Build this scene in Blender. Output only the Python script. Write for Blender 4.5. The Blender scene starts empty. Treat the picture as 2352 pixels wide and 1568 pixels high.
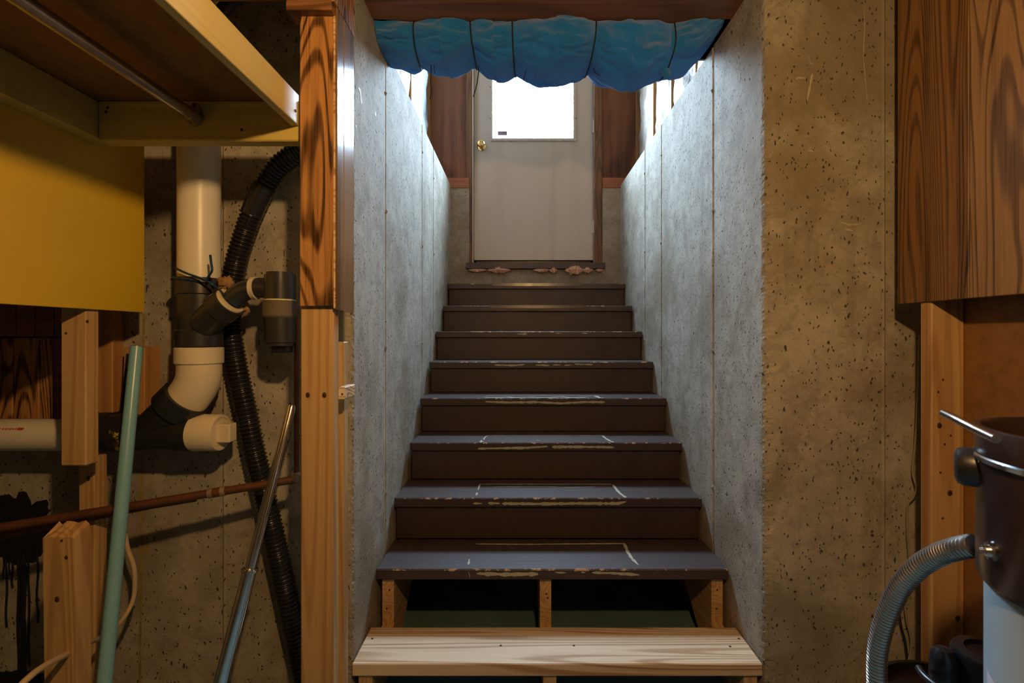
import bpy, bmesh, math, random
from mathutils import Vector, noise

random.seed(7)
sc = bpy.context.scene
COL = sc.collection
CZ = 1.216                      # camera height above the floor
F, VX, VY = 1100.0, 1196.0, 770.0   # focal length and vanishing point in photo pixels (2352 x 1568)

# ------------------------------------------------------------------ camera
cd = bpy.data.cameras.new('camera')
cam = bpy.data.objects.new('camera', cd)
COL.objects.link(cam)
cam.location = (0, 0, CZ)
cam.rotation_euler = (math.pi / 2, 0, 0)
cd.sensor_width = 36.0
cd.lens = F / 2352 * 36.0
cd.shift_x = (1176 - VX) / 2352
cd.shift_y = -(784 - VY) / 2352
cd.clip_start = 0.02
cd.dof.use_dof = True
cd.dof.focus_distance = 2.8
cd.dof.aperture_fstop = 8.0
sc.camera = cam

# ------------------------------------------------------------------ world: overcast daylight outside the door
w = bpy.data.worlds.new('sky')
sc.world = w
w.use_nodes = True
bg = w.node_tree.nodes['Background']
bg.inputs['Color'].default_value = (0.57, 0.78, 1.0, 1)
bg.inputs['Strength'].default_value = 115.0

# portal in the door's glazed opening: guides daylight sampling, adds no light
pd = bpy.data.lights.new('window_portal', 'AREA')
pd.shape = 'RECTANGLE'
pd.size, pd.size_y = 0.66, 0.98
pd.cycles.is_portal = True
po = bpy.data.objects.new('window_portal', pd)
COL.objects.link(po)
po.location = (0.095, 3.80, CZ + 2.0)
po.rotation_euler = (-math.pi / 2, 0, 0)

LAMP = Vector((0.15, 0.0, CZ + 0.70))
LAMP_STRENGTH = 1500.0
LAMP_COLOR = (1.0, 0.58, 0.22)

vs = sc.view_settings
vs.view_transform = 'Standard'
vs.look = 'None'
vs.gamma = 1.0
vs.use_curve_mapping = False
vs.exposure = 0.0
sc.cycles.max_bounces = 10
sc.cycles.diffuse_bounces = 6
sc.cycles.sample_clamp_indirect = 6.0
sc.cycles.caustics_reflective = False
sc.cycles.caustics_refractive = False

# ------------------------------------------------------------------ helpers
def P(px, py, d):
    return Vector(((px - VX) / F * d, d, CZ - (py - VY) / F * d))

def R(px, d):
    return px * d / F

def wloc(o):
    v = Vector(o.location)
    while o.parent:
        o = o.parent
        v += Vector(o.location)
    return v

def tag(o, label=None, cat=None, group=None, kind=None):
    if label: o['label'] = label
    if cat: o['category'] = cat
    if group: o['group'] = group
    if kind: o['kind'] = kind
    return o

def thing(name, loc, label=None, cat=None, group=None, kind=None):
    o = bpy.data.objects.new(name, None)
    o.empty_display_size = 0.05
    COL.objects.link(o)
    o.location = loc
    return tag(o, label, cat, group, kind)

def mesh(name, verts, faces, mat, parent=None, smooth=False, origin=None, bevel=0.0, recalc=True):
    vs_ = [Vector(v) for v in verts]
    if origin is None:
        xs = [v.x for v in vs_]; ys = [v.y for v in vs_]; zs = [v.z for v in vs_]
        origin = Vector(((min(xs) + max(xs)) / 2, (min(ys) + max(ys)) / 2, min(zs)))
    origin = Vector(origin)
    bm = bmesh.new()
    bv = [bm.verts.new(v - origin) for v in vs_]
    for f in faces:
        try:
            bm.faces.new([bv[i] for i in f])
        except ValueError:
            pass
    if recalc:
        bmesh.ops.recalc_face_normals(bm, faces=bm.faces)
    if bevel > 0:
        bmesh.ops.bevel(bm, geom=list(bm.edges), offset=bevel, segments=1, affect='EDGES', clamp_overlap=True)
    me = bpy.data.meshes.new(name)
    bm.to_mesh(me)
    bm.free()
    if smooth:
        for p in me.polygons: p.use_smooth = True
    if isinstance(mat, (list, tuple)):
        for m_ in mat: me.materials.append(m_)
    else:
        me.materials.append(mat)
    o = bpy.data.objects.new(name, me)
    COL.objects.link(o)
    if parent:
        o.parent = parent
        o.location = origin - wloc(parent)
    else:
        o.location = origin
    return o

BF = [(0, 3, 2, 1), (4, 5, 6, 7), (0, 1, 5, 4), (1, 2, 6, 5), (2, 3, 7, 6), (3, 0, 4, 7)]
def boxv(x0, x1, y0, y1, z0, z1):
    return [(x0, y0, z0), (x1, y0, z0), (x1, y1, z0), (x0, y1, z0), (x0, y0, z1), (x1, y0, z1), (x1, y1, z1), (x0, y1, z1)]

def box(name, x0, x1, y0, y1, z0, z1, mat, parent=None, bevel=0.0015, **k):
    return mesh(name, boxv(x0, x1, y0, y1, z0, z1), BF, mat, parent, bevel=bevel, **k)

def prism(name, poly, axis, a, b, mat, parent=None, bevel=0.0, **k):
    """poly: list of 2D points, extruded along axis from a to b."""
    n = len(poly)
    def v3(p, t):
        if axis == 'X': return (t, p[0], p[1])
        if axis == 'Y': return (p[0], t, p[1])
        return (p[0], p[1], t)
    verts = [v3(p, a) for p in poly] + [v3(p, b) for p in poly]
    faces = [tuple(range(n))[::-1], tuple(range(n, 2 * n))] + [(i, (i + 1) % n, n + (i + 1) % n, n + i) for i in range(n)]
    return mesh(name, verts, faces, mat, parent, bevel=bevel, **k)

def catmull(pts, per=8):
    pts = [Vector(p) for p in pts]
    out = []
    n = len(pts)
    for i in range(n - 1):
        p0 = pts[max(i - 1, 0)]; p1 = pts[i]; p2 = pts[i + 1]; p3 = pts[min(i + 2, n - 1)]
        for j in range(per):
            t = j / per
            out.append(0.5 * ((2 * p1) + (-p0 + p2) * t + (2 * p0 - 5 * p1 + 4 * p2 - p3) * t * t + (-p0 + 3 * p1 - 3 * p2 + p3) * t ** 3))
    out.append(pts[-1])
    return out

def resample(pts, step):
    out = [pts[0].copy()]
    acc = 0.0
    for a, b in zip(pts, pts[1:]):
        L = (b - a).length
        if L < 1e-9: continue
        t = step - acc
        while t <= L:
            out.append(a + (b - a) * (t / L))
            t += step
        acc = (acc + L) % step
    return out

def tube(name, pts, r, mat, parent=None, seg=16, caps=True, smooth=True, tdir=None, **k):
    pts = [Vector(p) for p in pts]
    n = len(pts)
    rs = r if isinstance(r, (list, tuple)) else [r] * n
    T = []
    for i in range(n):
        t = pts[min(i + 1, n - 1)] - pts[max(i - 1, 0)]
        T.append(tdir if tdir is not None else (t.normalized() if t.length > 1e-9 else (T[-1] if T else Vector((0, 0, 1)))))
    u = T[0].orthogonal().normalized()
    verts, faces = [], []
    for i in range(n):
        u = (u - T[i] * u.dot(T[i])).normalized()
        v = T[i].cross(u)
        for j in range(seg):
            a = 2 * math.pi * j / seg
            verts.append(pts[i] + (u * math.cos(a) + v * math.sin(a)) * rs[i])
    for i in range(n - 1):
        for j in range(seg):
            faces.append((i * seg + j, i * seg + (j + 1) % seg, (i + 1) * seg + (j + 1) % seg, (i + 1) * seg + j))
    if caps:
        faces.append(tuple(range(seg))[::-1])
        faces.append(tuple(range((n - 1) * seg, n * seg)))
    o = mesh(name, verts, faces, mat, parent, smooth=smooth, **k)
    if smooth:
        sharp_caps(o)
    return o

def sharp_caps(o, ang=0.6):
    me = o.data
    bm = bmesh.new(); bm.from_mesh(me)
    for e in bm.edges:
        if len(e.link_faces) == 2 and e.calc_face_angle(0) > ang:
            e.smooth = False
    bm.to_mesh(me); bm.free()

def stepped(name, a, b, prof, mat, parent=None, seg=28, **k):
    """lathe along the line a->b; prof: list of (t along metres from a, radius)."""
    a = Vector(a); b = Vector(b)
    d = (b - a).normalized()
    return tube(name, [a + d * t for t, _ in prof], [q for _, q in prof], mat, parent, seg=seg, tdir=d, **k)

def lathe_z(name, cx, cy, prof, mat, parent=None, seg=40, **k):
    """prof: list of (radius, z) ; open profile turned about a vertical axis."""
    verts, faces = [], []
    for r, z in prof:
        for j in range(seg):
            a = 2 * math.pi * j / seg
            verts.append((cx + max(r, 1e-5) * math.cos(a), cy + max(r, 1e-5) * math.sin(a), z))
    for i in range(len(prof) - 1):
        for j in range(seg):
            faces.append((i * seg + j, i * seg + (j + 1) % seg, (i + 1) * seg + (j + 1) % seg, (i + 1) * seg + j))
    o = mesh(name, verts, faces, mat, parent, smooth=True, **k)
    sharp_caps(o)
    return o

def sphere(name, c, r, mat, parent=None, seg=16, sz=(1, 1, 1), **k):
    verts, faces = [], []
    c = Vector(c)
    rings = seg // 2
    for i in range(rings + 1):
        th = math.pi * i / rings
        for j in range(seg):
            a = 2 * math.pi * j / seg
            rr = max(math.sin(th), 1e-4)
            verts.append(c + Vector((rr * math.cos(a) * sz[0], rr * math.sin(a) * sz[1], math.cos(th) * sz[2])) * r)
    for i in range(rings):
        for j in range(seg):
            faces.append((i * seg + j, i * seg + (j + 1) % seg, (i + 1) * seg + (j + 1) % seg, (i + 1) * seg + j))
    return mesh(name, verts, faces, mat, parent, smooth=True, **k)

# ------------------------------------------------------------------ materials
class G:
    """tiny node-graph helper"""
    def __init__(s, name):
        s.m = bpy.data.materials.new(name)
        s.m.use_nodes = True
        s.t = s.m.node_tree
        s.t.nodes.clear()
        s.out = s.t.nodes.new('ShaderNodeOutputMaterial')
        s.tc = s.n('ShaderNodeTexCoord')
    def n(s, typ, **kw):
        nd = s.t.nodes.new(typ)
        for k_, v in kw.items(): setattr(nd, k_, v)
        return nd
    def l(s, a, b): s.t.links.new(a, b)
    def set(s, sock, v):
        if hasattr(v, 'is_linked') or isinstance(v, bpy.types.NodeSocket): s.l(v, sock)
        elif isinstance(v, (tuple, list)) and len(v) == 3 and sock.type == 'RGBA': sock.default_value = (*v, 1)
        else: sock.default_value = v
    def obj(s, scale=(1, 1, 1), rnd=False, off=None):
        mp = s.n('ShaderNodeMapping')
        mp.inputs['Scale'].default_value = scale
        src = s.tc.outputs['Object']
        if rnd:
            oi = s.n('ShaderNodeObjectInfo')
            mu = s.math('MULTIPLY', oi.outputs['Random'], 37.0)
            ad = s.n('ShaderNodeVectorMath', operation='ADD')
            s.l(src, ad.inputs[0]); s.l(mu, ad.inputs[1])
            src = ad.outputs[0]
        s.l(src, mp.inputs['Vector'])
        if off: mp.inputs['Location'].default_value = off
        return mp.outputs[0]
    def noise(s, vec, scale=5, detail=4, rough=0.55, dist=0.0):
        nd = s.n('ShaderNodeTexNoise')
        s.l(vec, nd.inputs['Vector'])
        nd.inputs['Scale'].default_value = scale
        nd.inputs['Detail'].default_value = detail
        nd.inputs['Roughness'].default_value = rough
        nd.inputs['Distortion'].default_value = dist
        return nd.outputs['Fac']
    def voro(s, vec, scale, feature='F1'):
        nd = s.n('ShaderNodeTexVoronoi', feature=feature)
        s.l(vec, nd.inputs['Vector'])
        nd.inputs['Scale'].default_value = scale
        return nd
    def math(s, op, a, b=None, c=None, clamp=False):
        nd = s.n('ShaderNodeMath', operation=op)
        nd.use_clamp = clamp
        s.set(nd.inputs[0], a)
        if b is not None: s.set(nd.inputs[1], b)
        if c is not None: s.set(nd.inputs[2], c)
        return nd.outputs[0]
    def ramp(s, fac, lo, hi):
        nd = s.n('ShaderNodeMapRange')
        nd.interpolation_type = 'SMOOTHSTEP'
        s.set(nd.inputs['Value'], fac)
        nd.inputs['From Min'].default_value = lo
        nd.inputs['From Max'].default_value = hi
        return nd.outputs['Result']
    def mix(s, fac, a, b, blend='MIX'):
        nd = s.n('ShaderNodeMix', data_type='RGBA', blend_type=blend)
        s.set(nd.inputs[0], fac); s.set(nd.inputs[6], a); s.set(nd.inputs[7], b)
        return nd.outputs[2]
    def sep(s, vec):
        nd = s.n('ShaderNodeSeparateXYZ'); s.l(vec, nd.inputs[0]); return nd.outputs
    def bump(s, h, dist=0.002, strength=1.0):
        nd = s.n('ShaderNodeBump')
        nd.inputs['Distance'].default_value = dist
        nd.inputs['Strength'].default_value = strength
        s.l(h, nd.inputs['Height'])
        return nd.outputs[0]
    def bsdf(s, color, rough=0.6, normal=None, metal=0.0, spec=0.5, **kw):
        nd = s.n('ShaderNodeBsdfPrincipled')
        s.set(nd.inputs['Base Color'], color)
        s.set(nd.inputs['Roughness'], rough)
        s.set(nd.inputs['Metallic'], metal)
        s.set(nd.inputs['Specular IOR Level'], spec)
        if normal is not None: s.l(normal, nd.inputs['Normal'])
        for k_, v in kw.items(): s.set(nd.inputs[k_.replace('_', ' ')], v)
        s.l(nd.outputs[0], s.out.inputs['Surface'])
        return nd

def mat_concrete(name, c1, c2, stain, pits=1.0, streak=0.3, stain_amt=0.5, rough=0.85):
    g = G(name)
    v = g.obj()
    big = g.noise(v, 1.6, 5, 0.6, 0.4)
    mid = g.noise(v, 9, 5, 0.65)
    fine = g.noise(v, 140, 3, 0.7)
    col = g.mix(g.ramp(mid, 0.3, 0.72), c1, c2)
    col = g.mix(g.math('MULTIPLY', g.ramp(big, 0.46, 0.70), stain_amt), col, stain)
    blot = g.noise(v, 4.2, 6, 0.7, 0.6)
    col = g.mix(g.math('MULTIPLY', g.ramp(blot, 0.54, 0.66), stain_amt * 0.55), col, tuple(x * 0.8 for x in stain))
    vst = g.obj((14, 14, 0.7))
    st = g.noise(vst, 1.0, 4, 0.6)
    col = g.mix(g.math('MULTIPLY', g.ramp(st, 0.5, 0.75), streak), col, tuple(x * 0.62 for x in c1))
    # pale lime marks
    lm = g.noise(v, 5.5, 6, 0.75, 0.8)
    col = g.mix(g.math('MULTIPLY', g.ramp(lm, 0.62, 0.78), 0.45), col, (0.62, 0.60, 0.56))
    col = g.mix(g.math('MULTIPLY', g.ramp(fine, 0.45, 0.8), 0.25), col, tuple(x * 0.55 for x in c1))
    mot = g.noise(v, 24, 8, 0.72, 0.5)
    col = g.mix(g.math('MULTIPLY', g.ramp(mot, 0.50, 0.62), 0.38), col, tuple(x * 0.58 for x in c1))
    wsp = g.noise(g.obj((30, 30, 11)), 1.0, 7, 0.75, 1.2)
    col = g.mix(g.math('MULTIPLY', g.ramp(wsp, 0.62, 0.70), 0.5), col, (0.60, 0.57, 0.50))
    # bug holes
    vd = g.obj((1, 1, 0.62))
    dn = g.n('ShaderNodeTexNoise'); g.l(vd, dn.inputs['Vector']); dn.inputs['Scale'].default_value = 30
    wv = g.n('ShaderNodeVectorMath', operation='MULTIPLY_ADD')
    g.l(dn.outputs['Color'], wv.inputs[0]); wv.inputs[1].default_value = (0.03, 0.03, 0.03); g.l(vd, wv.inputs[2])
    pit = None
    for sc_, th, cut in ((20, 0.10, 0.66), (40, 0.15, 0.60), (85, 0.25, 0.58)):
        vo = g.voro(wv.outputs[0], sc_)
        rnd = g.sep(vo.outputs['Color'])[0]
        m1 = g.math('SUBTRACT', 1.0, g.ramp(vo.outputs['Distance'], th * 0.55, th))
        m2 = g.math('GREATER_THAN', rnd, cut)
        p_ = g.math('MULTIPLY', m1, m2)
        pit = p_ if pit is None else g.math('MAXIMUM', pit, p_)
    pit = g.math('MULTIPLY', pit, pits)
    col = g.mix(pit, col, tuple(x * 0.22 for x in c1))
    h = g.math('ADD', g.math('ADD', g.math('MULTIPLY', mid, 0.6), g.math('MULTIPLY', fine, 0.35)), g.math('MULTIPLY', mot, 0.6))
    h = g.math('SUBTRACT', h, g.math('MULTIPLY', pit, 1.2))
    g.bsdf(col, rough, g.bump(h, 0.004, 0.8), spec=0.3)
    return g.m

def mat_wood(name, light, dark, axis='Z', cont=14.0, det=1.0, across=7.0, along=0.55, lo=0.35, hi=0.8, fine=0.35, rough=0.55,
             knots=0.0, coat=0.0, bump=0.0008, vein=0.55, spec=0.4):
    g = G(name)
    s_ = [across] * 3
    s_['XYZ'.index(axis)] = along
    v = g.obj(tuple(s_), rnd=True)
    h = g.noise(v, 1.0, det, 0.45, 0.35)
    ring = g.math('ADD', g.math('MULTIPLY', g.math('SINE', g.math('MULTIPLY', h, cont * 6.283)), 0.5), 0.5)
    s2 = [260.0] * 3
    s2['XYZ'.index(axis)] = 5.0
    fib = g.noise(g.obj(tuple(s2), rnd=True), 1.0, 3, 0.6)
    s3 = [22.0] * 3
    s3['XYZ'.index(axis)] = 0.9
    band = g.noise(g.obj(tuple(s3), rnd=True), 1.0, 3, 0.6)
    f1 = g.math('MULTIPLY', g.ramp(ring, lo, 1.0), vein)
    f2 = g.math('MULTIPLY', g.ramp(fib, 0.45, 0.8), fine)
    f3 = g.math('MULTIPLY', g.ramp(band, 0.45, 0.75), 0.55)
    fac = g.math('MULTIPLY', g.math('ADD', g.math('ADD', f1, f2), f3), hi, clamp=True)
    col = g.mix(fac, light, dark)
    if knots:
        s4 = [9.0] * 3
        s4['XYZ'.index(axis)] = 4.0
        vo = g.voro(g.obj(tuple(s4), rnd=True), 1.0)
        k1 = g.math('SUBTRACT', 1.0, g.ramp(vo.outputs['Distance'], 0.05, 0.11))
        k2 = g.math('GREATER_THAN', g.sep(vo.outputs['Color'])[1], 1 - knots)
        col = g.mix(g.math('MULTIPLY', k1, k2), col, tuple(x * 0.35 for x in dark))
    g.bsdf(col, rough, g.bump(g.math('ADD', ring, fib), bump, 0.5), spec=spec, Coat_Weight=coat, Coat_Roughness=0.18)
    return g.m

def mat_plain(name, c, rough=0.5, metal=0.0, var=0.15, nscale=20, spec=0.5, bump=0.0, bscale=200, dirt=None, coat=0.0):
    g = G(name)
    n_ = g.noise(g.obj(rnd=True), nscale, 4, 0.6)
    col = g.mix(g.math('MULTIPLY', g.ramp(n_, 0.35, 0.75), var), c, tuple(x * 0.45 for x in c))
    if dirt:
        d_ = g.noise(g.obj(rnd=True), dirt[1], 5, 0.7, 0.5)
        col = g.mix(g.ramp(d_, dirt[2], dirt[2] + 0.06), col, dirt[0])
    nb = None
    if bump:
        nb = g.bump(g.noise(g.obj(), bscale, 3, 0.6), bump, 0.8)
    g.bsdf(col, g.math('ADD', g.math('MULTIPLY', n_, 0.2), rough - 0.1), nb, metal=metal, spec=spec, Coat_Weight=coat)
    return g.m

M = {}
M['concrete'] = mat_concrete('concrete', (0.36, 0.33, 0.27), (0.50, 0.46, 0.38), (0.22, 0.165, 0.095), pits=1.0, stain_amt=0.75, streak=0.5)
M['concrete_end'] = mat_concrete('concrete_end', (0.30, 0.25, 0.18), (0.40, 0.34, 0.25), (0.15, 0.12, 0.09), pits=0.6, stain_amt=0.6)
M['floor'] = mat_plain('floor_paint', (0.11, 0.20, 0.23), 0.7, var=0.5, nscale=4, bump=0.001)
M['ceiling'] = mat_wood('ceiling_wood', (0.20, 0.12, 0.06), (0.08, 0.045, 0.02), 'X')
M['plaster'] = mat_plain('room_paint', (0.20, 0.17, 0.13), 0.9, var=0.3, nscale=2)
PINE_L, PINE_D = (0.56, 0.36, 0.16), (0.33, 0.16, 0.055)
for ax in 'XYZ':
    M['pine' + ax] = mat_wood('pine_' + ax, PINE_L, PINE_D, ax, cont=15, across=9, along=0.24, lo=0.45, hi=0.75, fine=0.3, knots=0.10, vein=0.6)
M['pale_pine'] = mat_wood('tread_pine', (0.70, 0.53, 0.34), (0.38, 0.20, 0.08), 'X', cont=17, across=10, along=0.34, lo=0.5, hi=0.9, fine=0.3, knots=0.12, vein=0.8)
M['red_pine'] = mat_wood('fir', (0.50, 0.26, 0.10), (0.25, 0.09, 0.03), 'Z', cont=5, across=12, along=0.4, hi=0.6)
M['sill_pine'] = mat_wood('sill_lumber', (0.34, 0.12, 0.05), (0.20, 0.06, 0.025), 'X', cont=5, across=12, along=0.6, hi=0.6)
M['panel'] = mat_wood('panel_oak', (0.50, 0.25, 0.085), (0.050, 0.018, 0.005), 'Z', cont=30, across=8, along=0.9, lo=0.45, hi=1.0, fine=0.6, det=1.6, rough=0.42, vein=0.75, coat=0.25)
M['panel_cap'] = mat_wood('panel_cap', (0.30, 0.15, 0.06), (0.05, 0.02, 0.008), 'X', cont=20, across=12, along=0.8, lo=0.45, hi=1.0, fine=0.6, rough=0.4)
M['panel_side'] = mat_wood('panel_gloss', (0.30, 0.19, 0.10), (0.08, 0.04, 0.02), 'Z', cont=4, across=14, along=0.25, lo=0.5, hi=0.8, fine=0.4, rough=0.16, coat=1.0, bump=0.0)
M['panel_r'] = mat_wood('panel_walnut', (0.25, 0.125, 0.040), (0.030, 0.013, 0.005), 'Z', cont=26, across=7, along=0.55, lo=0.5, hi=0.9, det=1.3, fine=0.6, rough=0.45, vein=0.6)
M['panel_r2'] = mat_wood('panel_pecan', (0.33, 0.20, 0.095), (0.06, 0.028, 0.012), 'Z', cont=17, across=6, along=1.0, lo=0.6, hi=0.9, det=2.0, fine=0.4, rough=0.45, vein=0.7)
M['yellow'] = mat_plain('yellow_paint', (0.70, 0.47, 0.03), 0.5, var=0.12, nscale=3)
M['pale_yellow'] = mat_wood('pale_yellow_paint', (0.66, 0.56, 0.26), (0.52, 0.40, 0.14), 'Y', cont=4, across=12, along=0.4, hi=0.5, rough=0.5)
M['cleat_yellow'] = mat_wood('cleat_paint', (0.62, 0.50, 0.14), (0.46, 0.34, 0.08), 'X', cont=4, across=14, along=0.4, hi=0.45, rough=0.55)
M['hardboard'] = mat_plain('hardboard', (0.27, 0.125, 0.035), 0.6, var=0.45, nscale=35, bump=0.0004)
M['plywood'] = mat_wood('plywood', (0.26, 0.095, 0.036), (0.075, 0.022, 0.010), 'Z', cont=4, across=3.2, along=0.8, hi=1.0, lo=0.3, fine=0.3, rough=0.6, vein=0.6)
M['jamb'] = mat_wood('jamb_wood', (0.20, 0.085, 0.03), (0.05, 0.02, 0.01), 'Z', cont=9, across=14, along=0.8, hi=0.9, fine=0.5)
M['beam'] = mat_wood('beam_wood', (0.26, 0.11, 0.05), (0.10, 0.04, 0.02), 'X', cont=5, across=10, along=0.5, hi=0.8)
M['pvc'] = mat_plain('white_pvc', (0.78, 0.73, 0.62), 0.35, var=0.12, nscale=5, dirt=((0.36, 0.25, 0.13), 16, 0.70))
M['pvc_cream'] = mat_plain('cream_pvc', (0.76, 0.66, 0.47), 0.4, var=0.12, nscale=5, dirt=((0.40, 0.28, 0.15), 12, 0.72))
M['abs'] = mat_plain('grey_black_plastic', (0.030, 0.031, 0.034), 0.30, var=0.3, nscale=12, spec=0.6)
M['abs2'] = mat_plain('scuffed_black_plastic', (0.018, 0.019, 0.021), 0.42, var=0.3, nscale=12, dirt=((0.30, 0.28, 0.24), 30, 0.74))
M['abs_paint'] = mat_plain('black_plastic_yellow_smear', (0.018, 0.018, 0.018), 0.45, var=0.3, nscale=12, dirt=((0.50, 0.38, 0.06), 9, 0.53))
M['rubber'] = mat_plain('brown_grey_rubber', (0.13, 0.105, 0.075), 0.7, var=0.4, nscale=14)
M['glue'] = mat_plain('cream_glue', (0.72, 0.62, 0.45), 0.5)
M['hose'] = mat_plain('black_hose', (0.016, 0.016, 0.018), 0.28, var=0.2, spec=0.6)
M['copper'] = mat_plain('old_copper', (0.22, 0.09, 0.04), 0.5, metal=0.55, var=0.6, nscale=18, dirt=((0.16, 0.07, 0.04), 9, 0.55))
M['solder'] = mat_plain('solder', (0.42, 0.32, 0.22), 0.5, metal=0.5, var=0.5)
M['teal'] = mat_plain('teal_paint', (0.22, 0.47, 0.58), 0.3, var=0.15, nscale=14)
M['chrome'] = mat_plain('chrome', (0.86, 0.85, 0.84), 0.15, metal=1.0, var=0.15, nscale=30)
M['steel'] = mat_plain('dull_steel', (0.50, 0.47, 0.43), 0.32, metal=1.0, var=0.3, nscale=25)
M['dark_metal'] = mat_plain('dark_metal', (0.05, 0.045, 0.04), 0.5, metal=0.6, var=0.3)
M['nail'] = mat_plain('rusty_nail', (0.07, 0.035, 0.02), 0.7, metal=0.4)
M['cable'] = mat_plain('cream_cable', (0.62, 0.47, 0.29), 0.5, var=0.15)
M['thin_cable'] = mat_plain('grey_cable', (0.30, 0.27, 0.20), 0.5)
M['black_cable'] = mat_plain('black_cable', (0.02, 0.02, 0.02), 0.5)
M['wire_blue'] = mat_plain('blue_wire', (0.012, 0.035, 0.085), 0.35, dirt=((0.02, 0.22, 0.26), 45, 0.55))
M['twine'] = mat_plain('twine', (0.38, 0.22, 0.10), 0.9, var=0.6, nscale=90, bump=0.002, bscale=260)
M['tar'] = mat_plain('black_tar', (0.008, 0.007, 0.006), 0.35, bump=0.003, bscale=60)
M['red_ink'] = mat_plain('red_ink', (0.55, 0.05, 0.03), 0.6)
M['fluff'] = mat_plain('pink_insulation', (0.68, 0.37, 0.24), 0.95, var=0.5, nscale=60, bump=0.004, bscale=120)
M['brass'] = mat_plain('brass', (0.80, 0.55, 0.20), 0.15, metal=1.0, var=0.1)
M['door_paint'] = None
M['brown_can'] = mat_plain('brown_enamel', (0.032, 0.016, 0.013), 0.24, var=0.25, nscale=6, spec=0.6)
M['grey_can'] = mat_plain('pale_enamel', (0.34, 0.42, 0.45), 0.35, var=0.1, nscale=5)
M['label_paper'] = mat_plain('label_paper', (0.62, 0.60, 0.62), 0.5)
M['black_plastic'] = mat_plain('black_plastic', (0.012, 0.013, 0.015), 0.33, var=0.2, spec=0.6)
M['cord'] = mat_plain('black_cord', (0.012, 0.014, 0.018), 0.7)
M['kraft'] = mat_plain('kraft_facing', (0.16, 0.12, 0.085), 0.45, var=0.45, nscale=7, bump=0.006, bscale=14)
M['poly'] = mat_plain('poly_sheet', (0.45, 0.50, 0.54), 0.22, var=0.2, nscale=8, bump=0.008, bscale=18)
M['print_dark'] = mat_plain('sticker_print', (0.10, 0.05, 0.08), 0.5)
M['print_blue'] = mat_plain('sticker_blue', (0.10, 0.22, 0.32), 0.5)
M['print_red'] = mat_plain('sticker_red', (0.45, 0.08, 0.10), 0.5)
M['residue'] = mat_plain('tape_residue', (0.44, 0.43, 0.32), 0.8, var=0.35, nscale=60)
M['grip'] = mat_plain('grip_strip', (0.10, 0.075, 0.07), 0.25, var=0.2)
M['lamp_socket'] = mat_plain('porcelain', (0.8, 0.78, 0.72), 0.25)

def door_mat():
    g = G('door_paint')
    v = g.obj((10, 10, 0.5))
    st = g.noise(v, 1.0, 4, 0.6)
    n_ = g.noise(g.obj(), 3, 5, 0.6)
    col = g.mix(g.math('MULTIPLY', g.ramp(st, 0.5, 0.75), 0.35), (0.52, 0.43, 0.35), (0.36, 0.28, 0.21))
    col = g.mix(g.math('MULTIPLY', g.ramp(n_, 0.45, 0.75), 0.3), col, (0.40, 0.32, 0.25))
    g.bsdf(col, 0.45)
    return g.m
M['door_paint'] = door_mat()

def tread_mat():
    """dark brown paint; bare wood shows in chips along the front top edge (local y = 0, z = 0)."""
    g = G('brown_step_paint')
    v = g.obj()
    o = g.sep(v)
    n_ = g.noise(v, 6, 5, 0.65)
    col = g.mix(g.ramp(n_, 0.35, 0.75), (0.052, 0.030, 0.024), (0.035, 0.020, 0.017))
    sc1 = g.noise(g.obj((30, 8, 30), rnd=True), 1.0, 6, 0.75, 0.6)
    col = g.mix(g.math('MULTIPLY', g.ramp(sc1, 0.66, 0.72), 0.35), col, (0.20, 0.12, 0.07))
    gr = g.noise(g.obj((4, 160, 160), rnd=True), 1.0, 3, 0.6)
    # chips: band next to the nosing
    en = g.noise(g.obj((26, 26, 26), rnd=True), 1.0, 5, 0.75)
    cen = g.math('SUBTRACT', 1.0, g.math('MULTIPLY', g.math('ABSOLUTE', o[0]), 0.55))
    width = g.math('MULTIPLY', g.math('MULTIPLY', g.ramp(en, 0.42, 0.70), 0.010), cen)
    dist = g.math('ADD', g.math('ABSOLUTE', o[1]), g.math('ABSOLUTE', g.math('MINIMUM', o[2], 0.0)))
    chip = g.math('LESS_THAN', dist, width)
    wood = g.mix(gr, (0.56, 0.36, 0.20), (0.36, 0.20, 0.10))
    col = g.mix(chip, col, wood)
    rg = g.math('ADD', g.math('MULTIPLY', n_, 0.25), 0.34)
    g.bsdf(col, rg, g.bump(g.math('ADD', gr, g.math('MULTIPLY', chip, -1.5)), 0.0006, 0.7), spec=0.55)
    return g.m
M['step'] = tread_mat()

def riser_mat():
    g = G('brown_riser_paint')
    v = g.obj()
    n_ = g.noise(v, 4, 5, 0.65)
    col = g.mix(g.ramp(n_, 0.35, 0.75), (0.050, 0.029, 0.023), (0.034, 0.020, 0.017))
    sc1 = g.noise(g.obj((14, 14, 9), rnd=True), 1.0, 6, 0.75, 0.8)
    col = g.mix(g.math('MULTIPLY', g.ramp(sc1, 0.69, 0.74), 0.4), col, (0.22, 0.14, 0.08))
    gr = g.noise(g.obj((4, 160, 160), rnd=True), 1.0, 3, 0.6)
    g.bsdf(col, g.math('ADD', g.math('MULTIPLY', n_, 0.25), 0.38), g.bump(gr, 0.0006, 0.7), spec=0.5)
    return g.m
M['riser'] = riser_mat()

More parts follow.
